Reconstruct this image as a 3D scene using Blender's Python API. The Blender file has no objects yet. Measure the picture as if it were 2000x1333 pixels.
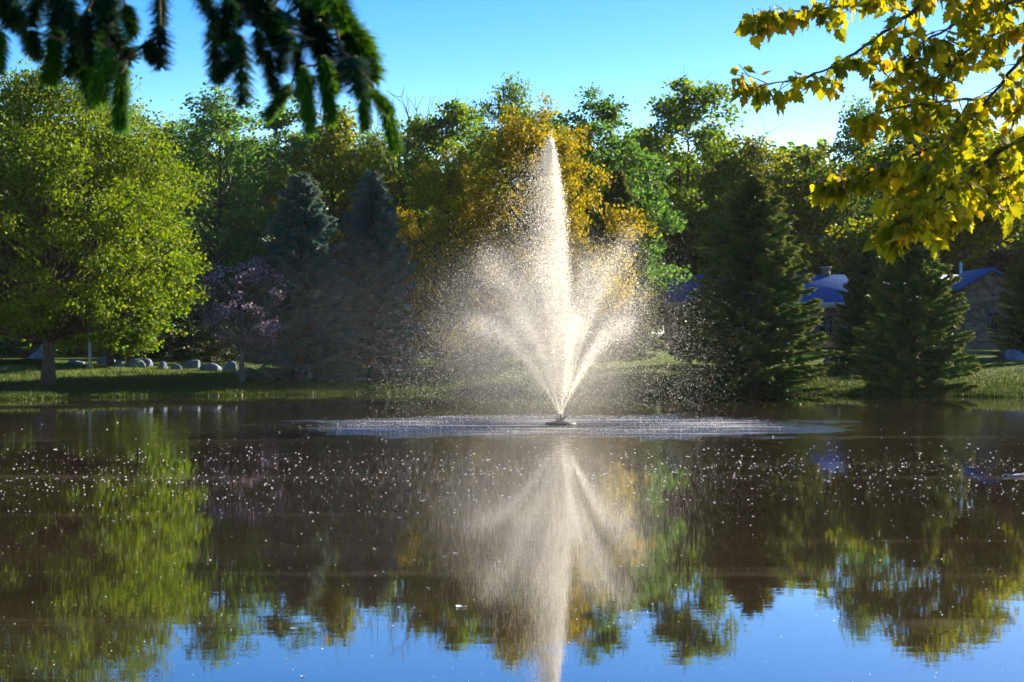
import bpy, math, random
import numpy as np
from mathutils import Vector, Matrix

# ------------------------------------------------------------------ camera, sky, sun, exposure
SC = bpy.context.scene
COL = SC.collection
F, HY, CH = 4000.0, 651.0, 2.0          # focal length in photo pixels, horizon row, eye height above the water


def at(px, py, d):
    """photo pixel -> point at depth d"""
    return Vector(((px - 1000) * d / F, d, CH - (py - HY) * d / F))


cam_d = bpy.data.cameras.new('camera')
cam = bpy.data.objects.new('camera', cam_d)
COL.objects.link(cam)
cam.location = (0, 0, CH)
cam.rotation_euler = (math.pi / 2, 0, 0)
cam_d.lens = 72
cam_d.sensor_width = 36
cam_d.shift_y = -(666.5 - HY) / 2000
cam_d.clip_start = 0.05
cam_d.clip_end = 3000
cam_d.dof.use_dof = True
cam_d.dof.focus_distance = 46
cam_d.dof.aperture_fstop = 18
SC.camera = cam

SUN_AZ, SUN_EL = math.radians(51), math.radians(23)     # azimuth to the right of the view axis
world = bpy.data.worlds.new('World')
SC.world = world
world.use_nodes = True
wn = world.node_tree
wn.nodes.clear()
sky = wn.nodes.new('ShaderNodeTexSky')
sky.sky_type = 'NISHITA'
sky.sun_disc = False
sky.sun_elevation = SUN_EL
sky.sun_rotation = SUN_AZ
sky.altitude = 800
sky.air_density = 1.0
sky.dust_density = 1.0
sky.ozone_density = 3.0
tc = wn.nodes.new('ShaderNodeTexCoord')
mp = wn.nodes.new('ShaderNodeMapping')
mp.inputs['Location'].default_value = (0, 0, -0.15)
mp.inputs['Scale'].default_value = (1, 1, 2.8)
mxv = wn.nodes.new('ShaderNodeVectorMath')     # never look below the horizon of the sky model
mxv.operation = 'MAXIMUM'
mxv.inputs[1].default_value = (-10, -10, 0.03)
nv = wn.nodes.new('ShaderNodeVectorMath')
nv.operation = 'NORMALIZE'
hs = wn.nodes.new('ShaderNodeHueSaturation')
hs.inputs['Hue'].default_value = 0.506
hs.inputs['Saturation'].default_value = 1.4
bg = wn.nodes.new('ShaderNodeBackground')
bg.inputs['Strength'].default_value = 0.084
wo = wn.nodes.new('ShaderNodeOutputWorld')
wn.links.new(tc.outputs['Generated'], mp.inputs['Vector'])
wn.links.new(mp.outputs[0], mxv.inputs[0])
wn.links.new(mxv.outputs[0], nv.inputs[0])
wn.links.new(nv.outputs[0], sky.inputs['Vector'])
wn.links.new(sky.outputs[0], hs.inputs['Color'])
wn.links.new(hs.outputs[0], bg.inputs['Color'])
wn.links.new(bg.outputs[0], wo.inputs['Surface'])

sun_d = bpy.data.lights.new('sun', 'SUN')
sun_d.energy = 5.0
sun_d.angle = math.radians(0.55)
sun_d.color = (1.0, 0.87, 0.66)
sun = bpy.data.objects.new('sun', sun_d)
COL.objects.link(sun)
S = Vector((math.sin(SUN_AZ) * math.cos(SUN_EL), math.cos(SUN_AZ) * math.cos(SUN_EL), math.sin(SUN_EL)))
sun.rotation_euler = S.to_track_quat('Z', 'Y').to_euler()
sun.location = (30, 30, 40)

SC.view_settings.view_transform = 'Standard'
SC.view_settings.look = 'None'
SC.view_settings.exposure = 1.85
SC.view_settings.gamma = 1.0
SC.view_settings.use_curve_mapping = False
SC.cycles.use_denoising = True
SC.cycles.max_bounces = 8
SC.cycles.transparent_max_bounces = 8
SC.cycles.sample_clamp_indirect = 4

R = np.random.default_rng(7)
random.seed(7)


# ------------------------------------------------------------------ material helpers
def new_mat(name):
    m = bpy.data.materials.new(name)
    m.use_nodes = True
    m.node_tree.nodes.clear()
    return m, m.node_tree.nodes, m.node_tree.links


def ramp(n, stops):
    r = n.new('ShaderNodeValToRGB')
    e = r.color_ramp.elements
    while len(e) < len(stops):
        e.new(0.5)
    for k, (p, c) in enumerate(stops):
        e[k].position = p
        e[k].color = (*c, 1) if len(c) == 3 else c
    return r


def leaf_mat(name, stops, trans=0.45, trans_tint=(1.25, 1.1, 0.45), rough=0.55, spec=0.25):
    """two-sided leaf: diffuse + light coming through; each leaf has its own hue"""
    m, n, l = new_mat(name)
    g = n.new('ShaderNodeNewGeometry')
    r = ramp(n, stops)
    l.new(g.outputs['Random Per Island'], r.inputs[0])
    p = n.new('ShaderNodeBsdfPrincipled')
    p.inputs['Roughness'].default_value = rough
    p.inputs['Specular IOR Level'].default_value = spec
    l.new(r.outputs[0], p.inputs['Base Color'])
    mul = n.new('ShaderNodeMix')
    mul.data_type = 'RGBA'
    mul.blend_type = 'MULTIPLY'
    mul.inputs[0].default_value = 1
    mul.clamp_result = False
    l.new(r.outputs[0], mul.inputs[6])
    mul.inputs[7].default_value = (*trans_tint, 1)
    t = n.new('ShaderNodeBsdfTranslucent')
    l.new(mul.outputs[2], t.inputs['Color'])
    mx = n.new('ShaderNodeMixShader')
    mx.inputs[0].default_value = trans
    l.new(p.outputs[0], mx.inputs[1])
    l.new(t.outputs[0], mx.inputs[2])
    o = n.new('ShaderNodeOutputMaterial')
    l.new(mx.outputs[0], o.inputs[0])
    return m


def solid_mat(name, c1, c2, scale=6.0, rough=0.8, bump=0.3, detail=6, stretch=(1, 1, 1), spec=0.3, metal=0.0):
    m, n, l = new_mat(name)
    t = n.new('ShaderNodeTexCoord')
    mpn = n.new('ShaderNodeMapping')
    mpn.inputs['Scale'].default_value = stretch
    l.new(t.outputs['Object'], mpn.inputs[0])
    ns = n.new('ShaderNodeTexNoise')
    ns.inputs['Scale'].default_value = scale
    ns.inputs['Detail'].default_value = detail
    l.new(mpn.outputs[0], ns.inputs['Vector'])
    r = ramp(n, [(0.3, c1), (0.7, c2)])
    l.new(ns.outputs['Fac'], r.inputs[0])
    p = n.new('ShaderNodeBsdfPrincipled')
    p.inputs['Roughness'].default_value = rough
    p.inputs['Specular IOR Level'].default_value = spec
    p.inputs['Metallic'].default_value = metal
    l.new(r.outputs[0], p.inputs['Base Color'])
    b = n.new('ShaderNodeBump')
    b.inputs['Strength'].default_value = bump
    b.inputs['Distance'].default_value = 0.05
    l.new(ns.outputs['Fac'], b.inputs['Height'])
    l.new(b.outputs[0], p.inputs['Normal'])
    o = n.new('ShaderNodeOutputMaterial')
    l.new(p.outputs[0], o.inputs[0])
    return m


M = {}
M['bark'] = solid_mat('bark', (0.035, 0.026, 0.018), (0.10, 0.075, 0.055), 9, 0.9, 0.8, stretch=(1, 1, 0.25))
M['bark_grey'] = solid_mat('bark_grey', (0.05, 0.045, 0.038), (0.15, 0.135, 0.115), 9, 0.9, 0.8, stretch=(1, 1, 0.25))
M['bark_pale'] = solid_mat('bark_pale', (0.16, 0.14, 0.12), (0.3, 0.27, 0.23), 5, 0.9, 0.5, stretch=(1, 1, 0.3))
M['leaf_lime'] = leaf_mat('leaf_lime', [(0, (0.055, 0.12, 0.005)), (0.6, (0.11, 0.19, 0.005)), (1, (0.19, 0.25, 0.006))], 0.6)
M['leaf_green'] = leaf_mat('leaf_green', [(0, (0.05, 0.13, 0.018)), (0.6, (0.10, 0.20, 0.012)), (1, (0.19, 0.25, 0.012))], 0.6)
M['leaf_teal'] = leaf_mat('leaf_teal', [(0, (0.035, 0.12, 0.045)), (0.6, (0.07, 0.19, 0.045)), (1, (0.15, 0.23, 0.03))], 0.6)
M['leaf_yellow_green'] = leaf_mat('leaf_yellow_green', [(0, (0.07, 0.12, 0.01)), (0.6, (0.16, 0.21, 0.008)), (1, (0.26, 0.27, 0.009))], 0.6)
M['leaf_gold'] = leaf_mat('leaf_gold', [(0, (0.12, 0.13, 0.006)), (0.5, (0.25, 0.235, 0.005)), (1, (0.38, 0.32, 0.006))], 0.58, (1.2, 1.0, 0.4))
M['leaf_purple'] = leaf_mat('leaf_purple', [(0, (0.035, 0.014, 0.02)), (1, (0.11, 0.04, 0.04))], 0.35, (1.2, 0.9, 0.8))
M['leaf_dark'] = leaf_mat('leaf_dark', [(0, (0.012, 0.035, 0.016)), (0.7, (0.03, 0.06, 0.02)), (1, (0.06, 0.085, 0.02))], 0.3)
M['blossom'] = leaf_mat('blossom', [(0, (0.05, 0.06, 0.03)), (0.45, (0.10, 0.09, 0.06)), (0.55, (0.26, 0.18, 0.26)), (1, (0.5, 0.40, 0.52))], 0.4, (1.1, 0.9, 1.0))
M['maple_leaf'] = leaf_mat('maple_leaf', [(0, (0.13, 0.17, 0.005)), (0.5, (0.30, 0.28, 0.006)), (0.9, (0.46, 0.37, 0.008)), (1, (0.46, 0.25, 0.01))], 0.62, (1.0, 1.0, 0.8), 0.6, 0.15)
M['needle_old'] = leaf_mat('needle_old', [(0, (0.010, 0.045, 0.025)), (1, (0.025, 0.085, 0.03))], 0.3)
M['needle_new'] = leaf_mat('needle_new', [(0, (0.03, 0.14, 0.02)), (1, (0.10, 0.22, 0.012))], 0.5)


def tipped_mat(name, a, b, tip):
    """spruce foliage: needles of two greens, paler new growth and painted-in sunlight at the shoot ends"""
    m, n, l = new_mat(name)
    g = n.new('ShaderNodeNewGeometry')
    r = ramp(n, [(0, a), (1, b)])
    l.new(g.outputs['Random Per Island'], r.inputs[0])
    at_ = n.new('ShaderNodeAttribute')
    at_.attribute_name = 'tip'
    mx = n.new('ShaderNodeMix')
    mx.data_type = 'RGBA'
    l.new(at_.outputs['Fac'], mx.inputs[0])
    l.new(r.outputs[0], mx.inputs[6])
    mx.inputs[7].default_value = (*tip, 1)
    p = n.new('ShaderNodeBsdfPrincipled')
    p.inputs['Roughness'].default_value = 0.6
    p.inputs['Specular IOR Level'].default_value = 0.2
    l.new(mx.outputs[2], p.inputs['Base Color'])
    t = n.new('ShaderNodeBsdfTranslucent')
    l.new(mx.outputs[2], t.inputs[0])
    ms = n.new('ShaderNodeMixShader')
    ms.inputs[0].default_value = 0.3
    l.new(p.outputs[0], ms.inputs[1])
    l.new(t.outputs[0], ms.inputs[2])
    o = n.new('ShaderNodeOutputMaterial')
    l.new(ms.outputs[0], o.inputs[0])
    return m


M['spruce_blue'] = tipped_mat('spruce_blue', (0.010, 0.11, 0.125), (0.03, 0.22, 0.22), (0.36, 0.24, 0.08))
M['spruce_green'] = tipped_mat('spruce_green', (0.015, 0.085, 0.028), (0.045, 0.16, 0.03), (0.42, 0.30, 0.03))


# ------------------------------------------------------------------ mesh helpers
class MB:
    """collects vertices and polygons of one mesh"""

    def __init__(s):
        s.v, s.loops, s.tot, s.n, s.att = [], [], [], 0, []

    def add(s, verts, faces, att=None):
        verts = np.asarray(verts, dtype=np.float32).reshape(-1, 3)
        faces = np.asarray(faces, dtype=np.int32)
        s.v.append(verts)
        s.loops.append((faces + s.n).ravel())
        s.tot.append(np.full(len(faces), faces.shape[1], np.int32))
        s.att.append(np.full(len(verts), 0.0 if att is None else 0, np.float32) if att is None else np.asarray(att, np.float32))
        s.n += len(verts)

    def tube(s, pts, rad, sides=6):
        pts = np.asarray(pts, float)
        k = len(pts)
        tan = np.gradient(pts, axis=0)
        tan /= np.linalg.norm(tan, axis=1)[:, None] + 1e-9
        ref = np.array([0.31, 0.83, 0.12]) if abs(tan[0][2]) > 0.5 else np.array([0.1, 0.2, 1.0])
        a = np.cross(tan, ref)
        a /= np.linalg.norm(a, axis=1)[:, None] + 1e-9
        b = np.cross(tan, a)
        ang = np.linspace(0, 2 * math.pi, sides, endpoint=False)
        rad = np.broadcast_to(np.asarray(rad, float), (k,))
        v = pts[:, None, :] + rad[:, None, None] * (np.cos(ang)[None, :, None] * a[:, None, :] + np.sin(ang)[None, :, None] * b[:, None, :])
        i = np.arange(k - 1)[:, None] * sides
        j = np.arange(sides)[None, :]
        j2 = (j + 1) % sides
        f = np.stack([i + j, i + j2, i + sides + j2, i + sides + j], -1).reshape(-1, 4)
        s.add(v.reshape(-1, 3), f)

    def box(s, lo, hi):
        x0, y0, z0 = lo
        x1, y1, z1 = hi
        s.add([(x0, y0, z0), (x1, y0, z0), (x1, y1, z0), (x0, y1, z0), (x0, y0, z1), (x1, y0, z1), (x1, y1, z1), (x0, y1, z1)],
              [(0, 3, 2, 1), (4, 5, 6, 7), (0, 1, 5, 4), (1, 2, 6, 5), (2, 3, 7, 6), (3, 0, 4, 7)])

    def lathe(s, prof, sides=20, c=(0, 0, 0)):
        prof = np.asarray(prof, float)
        ang = np.linspace(0, 2 * math.pi, sides, endpoint=False)
        v = np.stack([prof[:, 0][:, None] * np.cos(ang) + c[0], prof[:, 0][:, None] * np.sin(ang) + c[1],
                      np.broadcast_to(prof[:, 1][:, None], (len(prof), sides)) + c[2]], -1)
        i = np.arange(len(prof) - 1)[:, None] * sides
        j = np.arange(sides)[None, :]
        j2 = (j + 1) % sides
        s.add(v.reshape(-1, 3), np.stack([i + j, i + j2, i + sides + j2, i + sides + j], -1).reshape(-1, 4))

    def mesh(s, name, mat, smooth=False, att=False):
        me = bpy.data.meshes.new(name)
        v = np.concatenate(s.v)
        lp = np.concatenate(s.loops)
        tot = np.concatenate(s.tot)
        me.vertices.add(len(v))
        me.vertices.foreach_set('co', v.ravel())
        me.loops.add(len(lp))
        me.loops.foreach_set('vertex_index', lp)
        me.polygons.add(len(tot))
        me.polygons.foreach_set('loop_start', np.concatenate([[0], np.cumsum(tot)[:-1]]).astype(np.int32))
        me.polygons.foreach_set('loop_total', tot)
        if smooth:
            me.polygons.foreach_set('use_smooth', np.ones(len(tot), bool))
        me.update(calc_edges=True)
        if att:
            a = me.attributes.new('tip', 'FLOAT', 'POINT')
            a.data.foreach_set('value', np.concatenate(s.att))
        me.materials.append(mat)
        return me

    def build(s, name, mat, parent=None, smooth=False, att=False):
        return link(name, s.mesh(name, mat, smooth, att), parent)


def link(name, data, parent=None):
    o = bpy.data.objects.new(name, data)
    COL.objects.link(o)
    if parent:
        o.parent = parent
    return o


def tag(o, label=None, cat=None, group=None, kind=None):
    if label:
        o['label'] = label
    if cat:
        o['category'] = cat
    if group:
        o['group'] = group
    if kind:
        o['kind'] = kind
    return o


def empty(name, loc, label, cat, group=None, rz=0.0, sc=(1, 1, 1)):
    e = bpy.data.objects.new(name, None)
    COL.objects.link(e)
    e.location = loc
    e.rotation_euler = (0, 0, rz)
    e.scale = sc
    return tag(e, label, cat, group)


def unit(a):
    return a / (np.linalg.norm(a, axis=-1, keepdims=True) + 1e-9)


def leaf_cards(mb, c, axis, size, width=0.62, rng=R):
    """diamond leaves, slightly folded, one island each"""
    n = len(c)
    side = unit(np.cross(axis, unit(rng.normal(size=(n, 3)))))
    nor = np.cross(side, axis)
    L = size[:, None]
    b = c - axis * L * 0.5
    t = c + axis * L * 0.5
    fold = nor * L * 0.12
    l_ = c + side * L * width * 0.5 + fold
    r_ = c - side * L * width * 0.5 + fold
    v = np.stack([b, r_, t, l_], 1).reshape(-1, 3)
    f = np.arange(n * 4).reshape(n, 4)
    mb.add(v, f)


# ------------------------------------------------------------------ ground
def shore(x):
    return 68.0 - np.minimum(np.where(x < 0, 0.028, 0.019) * x * x, 9.0) + 0.35 * np.sin(x * 0.9) + 0.25 * np.sin(x * 2.3 + 1)


def ground_z(x, y):
    x = np.asarray(x, float)
    y = np.asarray(y, float)
    far = y - shore(x)
    d = np.maximum(np.maximum(far, 6.0 + 0.3 * np.sin(x) - y), np.abs(x) - 60 - 3 * np.sin(y * 0.1))
    up = 0.05 + 1.42 * (1 - np.exp(-np.maximum(d, 0) / 18)) + 0.04 * np.sin(x * 0.5 + 1) * np.sin(y * 0.4)
    up = up * np.clip(d / 0.6, 0, 1)
    return np.where(d > 0, up, np.maximum(-1.2, d * 0.45))


def gz(x, y):
    return float(ground_z(x, y))


xs = np.unique(np.concatenate([np.linspace(-900, -70, 24), np.linspace(-70, -22, 60), np.linspace(-22, 22, 100), np.linspace(22, 70, 60), np.linspace(70, 900, 24)]))
ys = np.unique(np.concatenate([np.linspace(-300, -10, 15), np.linspace(-10, 12, 30), np.linspace(12, 55, 12), np.linspace(55, 80, 80), np.linspace(80, 130, 60), np.linspace(130, 1800, 30)]))
gx, gy = np.meshgrid(xs, ys)
gv = np.stack([gx, gy, ground_z(gx, gy)], -1).reshape(-1, 3)
nx = len(xs)
ii, jj = np.meshgrid(np.arange(len(ys) - 1), np.arange(nx - 1), indexing='ij')
k0 = (ii * nx + jj).ravel()
mb = MB()
mb.add(gv, np.stack([k0, k0 + 1, k0 + nx + 1, k0 + nx], 1))
gm, n, l = new_mat('lawn')
t = n.new('ShaderNodeTexCoord')
n1 = n.new('ShaderNodeTexNoise')
n1.inputs['Scale'].default_value = 0.7
n1.inputs['Detail'].default_value = 8
n2 = n.new('ShaderNodeTexNoise')
n2.inputs['Scale'].default_value = 22
n2.inputs['Detail'].default_value = 4
l.new(t.outputs['Object'], n1.inputs['Vector'])
l.new(t.outputs['Object'], n2.inputs['Vector'])
r1 = ramp(n, [(0.3, (0.04, 0.08, 0.010)), (0.7, (0.10, 0.145, 0.012))])
l.new(n1.outputs[0], r1.inputs[0])
r2 = ramp(n, [(0.3, (0.55, 0.55, 0.5)), (0.7, (1.2, 1.2, 1.0))])
l.new(n2.outputs[0], r2.inputs[0])
mx = n.new('ShaderNodeMix')
mx.data_type = 'RGBA'
mx.blend_type = 'MULTIPLY'
mx.inputs[0].default_value = 1
l.new(r1.outputs[0], mx.inputs[6])
l.new(r2.outputs[0], mx.inputs[7])
p = n.new('ShaderNodeBsdfPrincipled')
p.inputs['Roughness'].default_value = 0.95
p.inputs['Specular IOR Level'].default_value = 0.1
l.new(mx.outputs[2], p.inputs['Base Color'])
b = n.new('ShaderNodeBump')
b.inputs['Strength'].default_value = 0.7
b.inputs['Distance'].default_value = 0.06
l.new(n2.outputs[0], b.inputs['Height'])
l.new(b.outputs[0], p.inputs['Normal'])
o = n.new('ShaderNodeOutputMaterial')
l.new(p.outputs[0], o.inputs[0])
g_ob = mb.build('ground', gm, smooth=True)
tag(g_ob, 'grassy lawn bank around the pond', 'ground', kind='structure')

# ------------------------------------------------------------------ pond water
FX, FY = at(1095, 830, 44.7).x, 44.7
wm, n, l = new_mat('pond_water')
t = n.new('ShaderNodeTexCoord')
geo = n.new('ShaderNodeNewGeometry')


def math_node(op, a, b=None, c=None, clamp=False):
    m_ = n.new('ShaderNodeMath')
    m_.operation = op
    m_.use_clamp = clamp
    for k, v in enumerate((a, b, c)):
        if v is None:
            continue
        if isinstance(v, (int, float)):
            m_.inputs[k].default_value = v
        else:
            l.new(v, m_.inputs[k])
    return m_.outputs[0]


def noise(scale, detail=3, stretch=(1, 1, 1), rough=0.5):
    mp_ = n.new('ShaderNodeMapping')
    mp_.inputs['Scale'].default_value = stretch
    l.new(geo.outputs['Position'], mp_.inputs[0])
    ns = n.new('ShaderNodeTexNoise')
    ns.inputs['Scale'].default_value = scale
    ns.inputs['Detail'].default_value = detail
    ns.inputs['Roughness'].default_value = rough
    l.new(mp_.outputs[0], ns.inputs['Vector'])
    return ns.outputs['Fac']


sub = n.new('ShaderNodeVectorMath')
sub.operation = 'SUBTRACT'
l.new(geo.outputs['Position'], sub.inputs[0])
sub.inputs[1].default_value = (FX, FY, 0)
ln = n.new('ShaderNodeVectorMath')
ln.operation = 'LENGTH'
l.new(sub.outputs[0], ln.inputs[0])
dist = math_node('ADD', ln.outputs['Value'], math_node('MULTIPLY', math_node('SUBTRACT', noise(0.55, 5), 0.5), 6.5))
churn = n.new('ShaderNodeMapRange')
churn.interpolation_type = 'SMOOTHSTEP'
churn.inputs['From Min'].default_value = 6.8
churn.inputs['From Max'].default_value = 3.4
l.new(dist, churn.inputs['Value'])
CH_ = churn.outputs[0]
calm = math_node('ADD', math_node('MULTIPLY', noise(2.2, 3, (1, 1.8, 1)), 0.0004), math_node('MULTIPLY', noise(9, 2, (1, 2.6, 1)), 0.00007))
rough_h = math_node('MULTIPLY', noise(10, 4, (0.5, 1.5, 1), 0.65), 0.04)
rings = n.new('ShaderNodeMapRange')
rings.interpolation_type = 'SMOOTHSTEP'
rings.inputs['From Min'].default_value = 15
rings.inputs['From Max'].default_value = 5
l.new(ln.outputs['Value'], rings.inputs['Value'])
ring_h = math_node('MULTIPLY', math_node('MULTIPLY', math_node('SINE', math_node('MULTIPLY', dist, 9.0)), 0.0016), rings.outputs[0])
hgt = math_node('ADD', math_node('ADD', calm, ring_h), math_node('MULTIPLY', rough_h, CH_))
bp = n.new('ShaderNodeBump')
bp.inputs['Strength'].default_value = 1.0
bp.inputs['Distance'].default_value = 1.0
l.new(hgt, bp.inputs['Height'])
# pale pollen film lying in long drifts
film = n.new('ShaderNodeMapRange')
film.inputs['From Min'].default_value = 0.57
film.inputs['From Max'].default_value = 0.85
l.new(noise(1.0, 5, (0.05, 0.55, 1), 0.6), film.inputs['Value'])
mud = ramp(n, [(0.25, (0.016, 0.011, 0.006)), (0.75, (0.032, 0.022, 0.013))])
l.new(noise(0.5, 3, (0.3, 1, 1)), mud.inputs[0])
mxc = n.new('ShaderNodeMix')
mxc.data_type = 'RGBA'
l.new(math_node('MULTIPLY', film.outputs[0], 0.55), mxc.inputs[0])
l.new(mud.outputs[0], mxc.inputs[6])
mxc.inputs[7].default_value = (0.20, 0.165, 0.115, 1)
mxf = n.new('ShaderNodeMix')
mxf.data_type = 'RGBA'
foam = n.new('ShaderNodeMapRange')
foam.inputs['From Min'].default_value = 0.48
foam.inputs['From Max'].default_value = 0.75
l.new(noise(1.1, 8, (0.3, 1.3, 1), 0.72), foam.inputs['Value'])
FM = math_node('MULTIPLY', foam.outputs[0], CH_)
l.new(FM, mxf.inputs[0])
l.new(mxc.outputs[2], mxf.inputs[6])
mxf.inputs[7].default_value = (0.62, 0.64, 0.66, 1)
df = n.new('ShaderNodeBsdfDiffuse')
l.new(mxf.outputs[2], df.inputs['Color'])
gl = n.new('ShaderNodeBsdfGlossy')
gl.inputs['Color'].default_value = (0.97, 0.98, 1, 1)
l.new(math_node('ADD', math_node('MULTIPLY', CH_, 0.14), 0.002), gl.inputs['Roughness'])
l.new(bp.outputs[0], gl.inputs['Normal'])
fr = n.new('ShaderNodeFresnel')
fr.inputs['IOR'].default_value = 2.3
l.new(bp.outputs[0], fr.inputs['Normal'])
fac = math_node('MULTIPLY', fr.outputs[0], math_node('SUBTRACT', 1.0, math_node('ADD', math_node('MULTIPLY', film.outputs[0], 0.25), math_node('MULTIPLY', FM, 0.5))))
ms = n.new('ShaderNodeMixShader')
l.new(fac, ms.inputs[0])
l.new(df.outputs[0], ms.inputs[1])
l.new(gl.outputs[0], ms.inputs[2])
o = n.new('ShaderNodeOutputMaterial')
l.new(ms.outputs[0], o.inputs[0])
mb = MB()
mb.add([(-75, 2, 0), (75, 2, 0), (75, 75, 0), (-75, 75, 0)], [(0, 1, 2, 3)])
tag(mb.build('pond_water', wm), 'still brown pond mirroring trees and blue sky', 'water', kind='structure')


# ------------------------------------------------------------------ broadleaf trees
def crown_meshes(name, H, W, base, leaves, leaf, mat, bark, seed, clumps=90, point=0.8, trunk_r=0.16, clump_r=0.62, lobes=0.22, flat=0.75, top_pow=0.52, solid=0.45, skirt=0.5):
    """returns (trunk mesh, crown mesh) of a tree of height H, crown width W, crown bottom at base"""
    rng = np.random.default_rng(seed)
    ph = rng.uniform(0, 6.28, 8)

    def rad(tt, a):
        prof = np.sin(math.pi * np.clip(tt, 0.0, 1) ** point) ** top_pow
        prof = np.where(tt < 0.5, np.maximum(prof, skirt * np.clip(tt / 0.05, 0.5, 1)), prof)
        lob = 1 + lobes * (np.sin(2 * a + ph[0] + 5 * tt) * 0.6 + np.sin(3 * a + ph[1] - 7 * tt) * 0.5 + np.sin(5 * a + ph[2] + 11 * tt) * 0.4)
        return W / 2 * prof * lob

    # clump centres
    tt = rng.uniform(0.03, 0.97, clumps * 3)
    keep = rng.uniform(size=len(tt)) < (np.sin(math.pi * tt ** point) ** top_pow + 0.12 + skirt * 0.6 * (tt < 0.4))
    tt = tt[keep][:clumps]
    k = len(tt)
    a = rng.uniform(0, 6.28, k)
    fr_ = np.maximum(rng.uniform(solid * 0.4, 1, k), rng.uniform(solid, 1, k))
    rr = rad(tt, a) * fr_
    zc = base + tt * (H - base) * (1 + 0.05 * np.sin(3 * a + ph[3]))
    c = np.stack([rr * np.cos(a), rr * np.sin(a), zc], 1)
    lead = np.array([[0, 0, H * 0.97], [0.05 * W, 0, H * 0.93], [-0.04 * W, 0.03 * W, H * 0.95]])
    tl_ = rng.uniform(0.80, 0.97, 9)
    al_ = rng.uniform(0, 6.28, 9)
    rl_ = W * 0.5 * (1 - tl_) * rng.uniform(0.6, 1.5, 9)
    c = np.concatenate([c, lead, np.stack([rl_ * np.cos(al_), rl_ * np.sin(al_), tl_ * H], 1)])
    k = len(c)
    # trunk and limbs
    mt = MB()
    zz = np.linspace(-0.25, H * 0.88, 9)
    wob = np.stack([0.02 * H * np.sin(zz * 0.5 + ph[4]) * zz / H, 0.02 * H * np.sin(zz * 0.45 + ph[5]) * zz / H, zz], 1)
    tr = trunk_r * (1 - 0.88 * np.clip(zz / (H * 0.88), 0, 1)) * (1 + 0.5 * np.exp(-np.maximum(zz, 0) / 0.25))
    mt.tube(wob, tr, 9)
    for q in range(k):
        hr = math.hypot(c[q, 0], c[q, 1])
        z0 = np.clip(c[q, 2] - hr * rng.uniform(0.55, 1.0) - 0.2, base * rng.uniform(0.75, 1.0), H * 0.85)
        p0 = np.array([np.interp(z0, zz, wob[:, 0]), np.interp(z0, zz, wob[:, 1]), z0])
        p2 = c[q]
        p1 = p0 * 0.45 + p2 * 0.55 + np.array([0, 0, -0.06 * hr]) + rng.normal(size=3) * 0.05 * hr
        s_ = np.linspace(0, 1, 5)[:, None]
        pts = (1 - s_) ** 2 * p0 + 2 * s_ * (1 - s_) * p1 + s_ ** 2 * p2
        r0 = min(trunk_r * 0.3, 0.012 + 0.012 * hr)
        mt.tube(pts, np.linspace(r0, 0.008, 5), 4)
        for _ in range(3):
            e = p2 + rng.normal(size=3) * clump_r * 0.7
            st = pts[3] * 0.5 + pts[2] * 0.5
            mt.tube([st, (st + e) / 2 + rng.normal(size=3) * 0.06, e], [0.016, 0.01, 0.005], 3)
    # leaves: each clump is a few small twigs' worth
    mc = MB()
    w = clump_r * rng.uniform(0.6, 1.3, k)
    w[-12:] *= 0.6
    prob = w ** 2
    idx = rng.choice(k, leaves, p=prob / prob.sum())
    subn = 7
    so = unit(rng.normal(size=(k, subn, 3))) * rng.uniform(0.25, 1.0, (k, subn, 1))
    so[..., 2] *= flat
    sj = rng.integers(0, subn, leaves)
    off = so[idx, sj] * w[idx][:, None] + rng.normal(size=(leaves, 3)) * np.array([0.24, 0.24, 0.15]) * w[idx][:, None]
    pos = c[idx] + off
    out = unit(off + np.stack([c[idx, 0], c[idx, 1], np.zeros(leaves)], 1) * 0.15)
    ax = unit(out * 0.7 + rng.normal(size=(leaves, 3)) * 0.7 + np.array([0, 0, -0.25]))
    leaf_cards(mc, pos, ax, leaf * rng.uniform(0.65, 1.35, leaves), 0.7, rng)
    return mt.mesh(name + '_trunk', bark), mc.mesh(name + '_crown', mat)


KINDS = {}


def kind(key, *a, **k):
    KINDS[key] = (crown_meshes(key, *a, **k), a[0], a[1])


def plant(name, key, px, top, d, wpx, label, cat='tree', group=None, rz=None, base_y=None, mat=None):
    """put a copy of tree kind `key` so that it spans from the ground to pixel row `top`, wpx pixels wide"""
    (tm, cm), H, W = KINDS[key]
    p_ = at(px, top, d)
    z0 = gz(p_.x, d)
    h = (p_.z - z0) / (H * 0.98)
    w_ = (wpx * d / F) / W
    e = empty(name, (p_.x, d, z0 - 0.03), label, cat, group, random.uniform(0, 6.28) if rz is None else rz, (w_, w_, h))
    link('trunk', tm, e)
    c = link('crown', cm, e)
    if mat:
        c.material_slots[0].link = 'OBJECT'
        c.material_slots[0].material = M[mat]
    return e


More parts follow.
